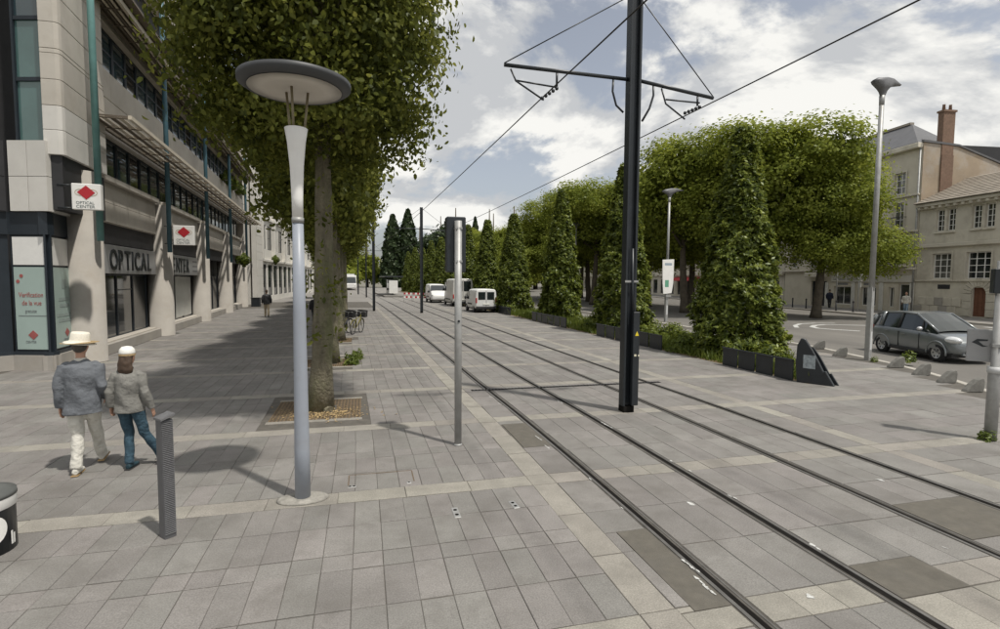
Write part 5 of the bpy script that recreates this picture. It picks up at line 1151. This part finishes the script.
# ================================================================== BICYCLES
def bicycle(x, y, rz, lab, fc, basket=True, lean=.08):
    r = empty('parked_bicycle', (x,y,0), rz, lab, 'bicycle', 'bicycles parked by the limes'); r.rotation_euler = (lean,0,rz)
    fm = mat('bike paint '+lab[:12], fc, .4); wr = .33
    for wx in (-.52,.52):
        w = obj('wheel', MB().tube([(wx+wr*math.cos(t),0,wr+wr*math.sin(t)) for t in [2*PI*i/28 for i in range(29)]],.018,6,False), m_rubber, r)
        sp = MB()
        for k in range(14): a = 2*PI*k/14; sp.tube([(wx,0,wr),(wx+math.cos(a)*wr,0,wr+math.sin(a)*wr)],.003,4)
        obj('spokes', sp, m_galv, w); obj('mudguard', MB().tube([(wx+(wr+.03)*math.cos(t),0,wr+(wr+.03)*math.sin(t)) for t in [R(20+14*i) for i in range(11)]],.022,6), fm, w)
    f_ = MB()
    for a,b in (((-.52,0,.33),(-.1,0,.3)),((-.1,0,.3),(-.22,0,.82)),((-.52,0,.33),(-.2,0,.75)),((-.1,0,.3),(.36,0,.72)),((-.19,0,.7),(.35,0,.8)),((.34,0,.9),(.52,0,.33))): f_.tube([a,b],.018,7)
    obj('frame', f_, fm, r); obj('saddle', MB().ball((-.25,0,.9),(.14,.07,.045),10,6), m_trim, r)
    obj('handlebar', MB().tube([(.2,-.28,1.02),(.32,-.2,1.03),(.33,0,1.0),(.32,.2,1.03),(.2,.28,1.02)],.013,6).tube([(.34,0,.88),(.33,0,1.0)],.014,6), m_galv, r)
    obj('pedal_crank', MB().tube([(-.1,-.1,.16),(-.1,-.05,.3),(-.1,.05,.3),(-.1,.1,.44)],.012,6), m_galv, r)
    if basket: obj('basket', MB().box(.38,.72,-.2,.2,.75,.78).box(.38,.4,-.2,.2,.78,1.08).box(.7,.72,-.2,.2,.78,1.08).box(.4,.7,-.2,-.18,.78,1.08).box(.4,.7,.18,.2,.78,1.08), m_trim, r)
    obj('stand', MB().tube([(-.15,0,.3),(-.2,.2,.0)],.012,6), m_galv, r)
    return r
bicycle(-.95,25.6,R(62),'dark bicycle with a black front basket by the lime',(.04,.04,.045)); bicycle(-.35,25.7,R(70),'olive bicycle parked in front of the dark ones',(.16,.14,.03)); bicycle(-1.5,26.6,R(60),'blue bicycle parked behind the basket bicycle',(.03,.05,.1),False); bicycle(-2.0,27.6,R(60),'black bicycle parked at the end of the rack',(.03,.03,.03),False)
# ================================================================== PEOPLE
m_skin = mat('skin', (.46,.27,.19), .6, var=.08, scale=10)
def remesh(o, vox, sm=3, fold=0.0, fs=9):
    m = o.modifiers.new('r','REMESH'); m.mode = 'VOXEL'; m.voxel_size = vox; m.use_smooth_shade = True
    s = o.modifiers.new('s','SMOOTH'); s.iterations = sm; s.factor = .5
    bpy.context.view_layer.update(); bake(o)
    if fold:
        me = o.data; n = len(me.vertices); co = np.empty(n*3); nr = np.empty(n*3); me.vertices.foreach_get('co',co); me.vertices.foreach_get('normal',nr); co = co.reshape(-1,3); nr = nr.reshape(-1,3)
        d = np.sin(co[:,2]*fs*4+np.sin(co[:,0]*fs*3)*1.7+co[:,1]*fs)*.6+np.sin(co[:,0]*fs*5+co[:,2]*fs*1.5)*.4
        co += nr*(d*fold)[:,None]; me.vertices.foreach_set('co',co.reshape(-1)); me.update()
    me = o.data; me.polygons.foreach_set('use_smooth',[True]*len(me.polygons)); return o
def person(loc, rz, s, lab, C, pose, vox=.011, group=None, hat=None, hair=(.06,.04,.025), longhair=False, female=False):
    r = empty('person', loc, rz, lab, 'person', group); r.scale = (s,s,s)
    k = .9 if female else 1.0; hipw = .095; shw = .182*k
    J = dict(pose); hz = J.get('hipz',.93)
    def leg(side): return [Vector((side*hipw,0,hz)), Vector(J['kneeR' if side > 0 else 'kneeL']), Vector(J['ankR' if side > 0 else 'ankL'])]
    def arm(side): return [Vector((side*shw,0,1.44)), Vector(J['elbR' if side > 0 else 'elbL']), Vector(J['wriR' if side > 0 else 'wriL'])]
    # body: one continuous skin surface
    b = MB(); b.tube([(0,0,.86),(0,0,1.0),(0,-.01,1.2),(0,-.01,1.38),(0,0,1.46)],[(.13,.09),(.14,.095),(.14,.095),(.16,.095),(.1,.07)],14,ref=(1,0,0)); b.tube([(0,0,1.44),(0,.0,1.53),(0,.01,1.6)],[.058,.053,.055],12)
    b.ball((0,.015,1.685),(.08,.1,.118),18,14); b.ball((0,.05,1.63),(.055,.06,.06),12,8); b.tube([(0,.1,1.7),(0,.125,1.665),(0,.1,1.65)],[.012,.018,.012],8)
    for sd in (-1,1):
        b.ball((sd*.078,.01,1.68),(.014,.028,.036),8,6)
        h,kn,an = leg(sd); b.tube([h,h.lerp(kn,.5),kn,kn.lerp(an,.4),an],[.072,.066,.05,.05,.034],12); fd = Vector(J.get('foot',(0,1,0))); b.tube([an,an+Vector((0,.05,-.05)),an+Vector((0,.17,-.065))],[.034,.036,.022],8)
        a0,a1,a2 = arm(sd); b.tube([a0,a0.lerp(a1,.5),a1,a1.lerp(a2,.45),a2],[.045,.042,.034,.034,.024],12)
        d = (a2-a1).normalized(); out = Vector((sd,0,0)); fw = d.cross(out).normalized()
        if fw.y < 0: fw = -fw
        pm = a2+d*.085; b.tube([a2,a2+d*.04,pm],[(.02,.024),(.017,.036),(.014,.04)],10,ref=out)
        for i,(o_,ln) in enumerate(((.03,.07),(.01,.08),(-.01,.075),(-.03,.06))):
            p0 = pm+fw*o_; p1 = p0+d*ln*.55-out*.006; p2 = p0+d*ln-out*.03; b.tube([p0-d*.02,p1,p2],[.0095,.009,.0075],7)
        b.tube([a2+d*.025+fw*.02,a2+d*.06+fw*.05-out*.01,a2+d*.1+fw*.055-out*.02],[.011,.011,.008],7)
    remesh(obj('body', b, m_skin, r), min(vox,.0085), 1)
    for sd in (-1,1): obj('eye', MB().ball((sd*.03,.1,1.69),.011,8,6), m_dark, r)
    # trousers
    t = MB(); t.tube([(0,0,hz+.09),(0,0,hz+.0),(0,-.01,hz-.08)],[(.15,.11),(.165,.125),(.14,.11)],16,ref=(1,0,0))
    for sd in (-1,1):
        h,kn,an = leg(sd); w = C.get('legw',1.0)
        t.tube([h+Vector((0,0,-.02)),h.lerp(kn,.45),kn,kn.lerp(an,.5),an+Vector((0,0,-.015))],[.098*w,.092*w,.074*w,.07*w,.066*w],14)
    remesh(obj('trousers', t, C['pants'], r), vox, 2, .007, 6)
    for sd in (-1,1):
        an = leg(sd)[2]; sh_ = MB(); tilt = J.get('tiltR' if sd > 0 else 'tiltL',0)
        sh_.tube([(0,-.055,-.05),(0,.03,-.045),(0,.12,-.058),(0,.2,-.066),(0,.215,-.07)],[(.034,.04),(.042,.045),(.045,.035),(.036,.024),(.01,.01)],12,ref=(1,0,0)); sh_.tube([(0,-.01,-.06),(0,0,.03)],[.042,.04],10)
        o = obj('shoe', sh_, C['shoe'], r, loc=an, rot=(tilt,0,0)); remesh(o, .01, 1)
        obj('sole', MB().box(-.042,.042,-.08,.2,-.098,-.085), C.get('sole',m_trim), o, bevel=.008)
    # jacket
    j = MB(); hem = C.get('hem',.84); fl = C.get('flare',1.0)
    j.tube([(0,0,hem),(0,0,hem+.12),(0,-.01,1.1),(0,-.012,1.3),(0,-.01,1.41),(0,0,1.47),(0,.005,1.515)],[(.215*k*fl,.15*fl),(.205*k*fl,.15),(.19*k,.145),(.215*k,.15),(.205*k,.13),(.12*k,.09),(.07,.068)],20,ref=(1,0,0))
    for sd in (-1,1):
        a0,a1,a2 = arm(sd); j.ball((sd*(shw-.02),0,1.425),(.07,.075,.065),12,8)
        j.tube([a0,a0.lerp(a1,.5),a1,a1.lerp(a2,.55),a2],[.08,.072,.064,.058,.054],14)
    remesh(obj('jacket', j, C['top'], r), vox, 2, .011, 5)
    obj('collar', MB().lathe([(.072,1.49),(.066,1.535),(.06,1.535)],18,(0,.004,0)), C.get('collar',C['top']), r)
    hm = mat('hair %.2f' % hair[0], hair, .7, var=.3, scale=20)
    hb = MB(); hb.ball((0,-.012,1.705),(.086,.1,.112),16,12)
    if longhair: hb.tube([(0,-.05,1.72),(0,-.075,1.6),(0,-.075,1.5),(0,-.06,1.43)],[(.09,.06),(.1,.055),(.11,.05),(.08,.03)],14,ref=(1,0,0))
    bm_ = obj('hair', hb, hm, r)
    ho = MB(); 
    if longhair: remesh(bm_, .014, 2, .004, 14)
    if hat == 'straw':
        obj('hat', MB().lathe([(.185,1.722),(.16,1.738),(.115,1.75),(.108,1.775),(.104,1.85),(.09,1.872),(.05,1.868),(.005,1.86)],28,(0,.0,0)).xf(Matrix.Translation((0,0,1.75)) @ Matrix.Rotation(R(7),4,'Y') @ Matrix.Translation((0,0,-1.75))), mat('white straw', (.72,.68,.58), .8, var=.1, scale=60), r)
        obj('hat_underbrim', MB().lathe([(.1,1.745),(.208,1.736)],28,(0,0,0),cap=False), mat('tan straw', (.33,.24,.13), .9, var=.15, scale=60), r)
    if hat == 'cap':
        obj('cap', MB().lathe([(.1,1.735),(.104,1.76),(.095,1.81),(.065,1.845),(.005,1.857)],24,(0,-.01,0)), mat('white cotton cap', (.75,.74,.7), .8), r); obj('cap_band', MB().lathe([(.106,1.715),(.107,1.74),(.104,1.745)],24,(0,-.01,0),cap=False), mat('tan straw', (.33,.24,.13)), r)
    return r
m_jk = mat('blue grey wool', (.14,.15,.165), .9, var=.12, scale=14, bump=.55, bscale=11, bdist=.05); m_wp = mat('off white cotton', (.6,.58,.52), .85, var=.1, scale=9, bump=.9, bscale=13, bdist=.04)
m_tj = mat('taupe cotton jacket', (.2,.195,.178), .85, var=.12, scale=14, bump=.6, bscale=13, bdist=.05); m_jean = mat('teal denim', (.032,.066,.092), .85, var=.3, scale=16, bump=.9, bscale=18, bdist=.04); m_tan = mat('tan leather', (.3,.2,.09), .6)
p = gp(75,474)
person((p.x+.1,p.y+.05,.0), R(6), 1.0, 'person in blue-grey jacket, white trousers and wide pale hat walking', dict(top=m_jk,pants=m_wp,shoe=m_wp,sole=m_tan,hem=.8,flare=1.04,legw=1.0,collar=m_wp),
       dict(hipz=.93,kneeL=(-.07,.02,.5),ankL=(-.07,-.1,.1),kneeR=(.07,.2,.53),ankR=(.06,.42,.13),elbL=(-.235,-.05,1.16),wriL=(-.25,.02,.89),elbR=(.235,-.05,1.17),wriR=(.2,.16,.98),tiltR=.15), .011, None,'straw',(.08,.07,.06))
p = gp(128,469)
person((p.x+.03,p.y+.05,.0), R(-8), .9, 'person in taupe jacket and blue jeans with white cap walking', dict(top=m_tj,pants=m_jean,shoe=mat('dark teal shoe',(.02,.05,.065),.6),hem=.86,flare=1.1,legw=.92,collar=m_iron),
       dict(hipz=.95,kneeL=(-.05,.06,.52),ankL=(.0,-.06,.1),kneeR=(.17,.05,.53),ankR=(.33,.17,.16),elbL=(-.235,-.08,1.18),wriL=(-.25,-.02,.95),elbR=(.24,-.03,1.16),wriR=(.28,.06,.9),tiltR=-.35), .011, None,'cap',(.07,.045,.03),True,True)
walk = dict(hipz=.93,kneeL=(-.09,.1,.52),ankL=(-.09,.18,.1),kneeR=(.09,.0,.5),ankR=(.09,-.14,.12),elbL=(-.27,-.05,1.17),wriL=(-.27,.08,.93),elbR=(.27,-.05,1.17),wriR=(.27,.05,.92))
p = gp(267,317)
person((p.x,p.y,0), R(10), 1.0, 'person in black top and beige trousers walking near the office block', dict(top=m_iron,pants=mat('beige trousers',(.4,.33,.23),.9),shoe=m_trim), walk, .016)
person((-1.9,25.0,0), R(60), .95, 'person in dark blue jacket standing among the parked bicycles', dict(top=mat('navy jacket',(.02,.025,.045),.9),pants=m_iron,shoe=m_trim), walk, .016)
person((-2.6,30.5,0), R(10), .95, 'person in black clothes walking beyond the bicycles', dict(top=m_iron,pants=m_iron,shoe=m_trim), walk, .016)
p = gp(933,316); q = fpt(-5.2,2.0)
person((q.x,q.y,0), R(120), .98, 'person in white shirt walking past the limestone house', dict(top=m_wp,pants=mat('pale blue trousers',(.25,.33,.42),.9),shoe=m_trim), walk, .016)
q = fpt(3.6,1.6)
person((q.x,q.y,0), R(-60), 1.0, 'person in dark clothes standing at the cream house shop window', dict(top=mat('navy jacket',(.02,.025,.045)),pants=m_iron,shoe=m_trim), walk, .016)
# far pavement bollards
for i in range(9):
    q = fpt(10.5-i*1.9,4.6); r = empty('pavement_bollard', (q.x,q.y,0), 0, 'low dark bollard on the far pavement before the cream house', 'bollard', 'low dark bollards on the far pavement')
    obj('post', MB().lathe([(.09,-.004),(.07,.04),(.06,.1),(.06,.8)],10), m_iron, r); obj('cap', MB().lathe([(.075,.8),(.08,.85),(.03,.95),(.002,.97)],10), m_iron, r)
q = fpt(-.6,4.4); r = empty('traffic_sign_post', (q.x,q.y,0), RZ-PI/2, 'thin pole with narrow white plates before the cream house', 'sign')
obj('pole', MB().tube([(0,0,-.004),(0,0,6.2)],.06,8), m_galv, r); obj('plate', MB().box(-.12,.12,-.1,-.07,4.3,6.4), m_white, r)
q = fpt(-2.6,4.0); r = empty('traffic_sign_post', (q.x,q.y,0), RZ-PI/2, 'short pole with small white square plate by drainpipe', 'sign')
obj('pole', MB().tube([(0,0,-.004),(0,0,3.4)],.04,8), m_galv, r); obj('plate', MB().box(-.22,.22,-.1,-.07,2.6,3.4), m_white, r); obj('lower_plate', MB().box(-.15,.15,-.1,-.07,2.1,2.5), m_white, r)
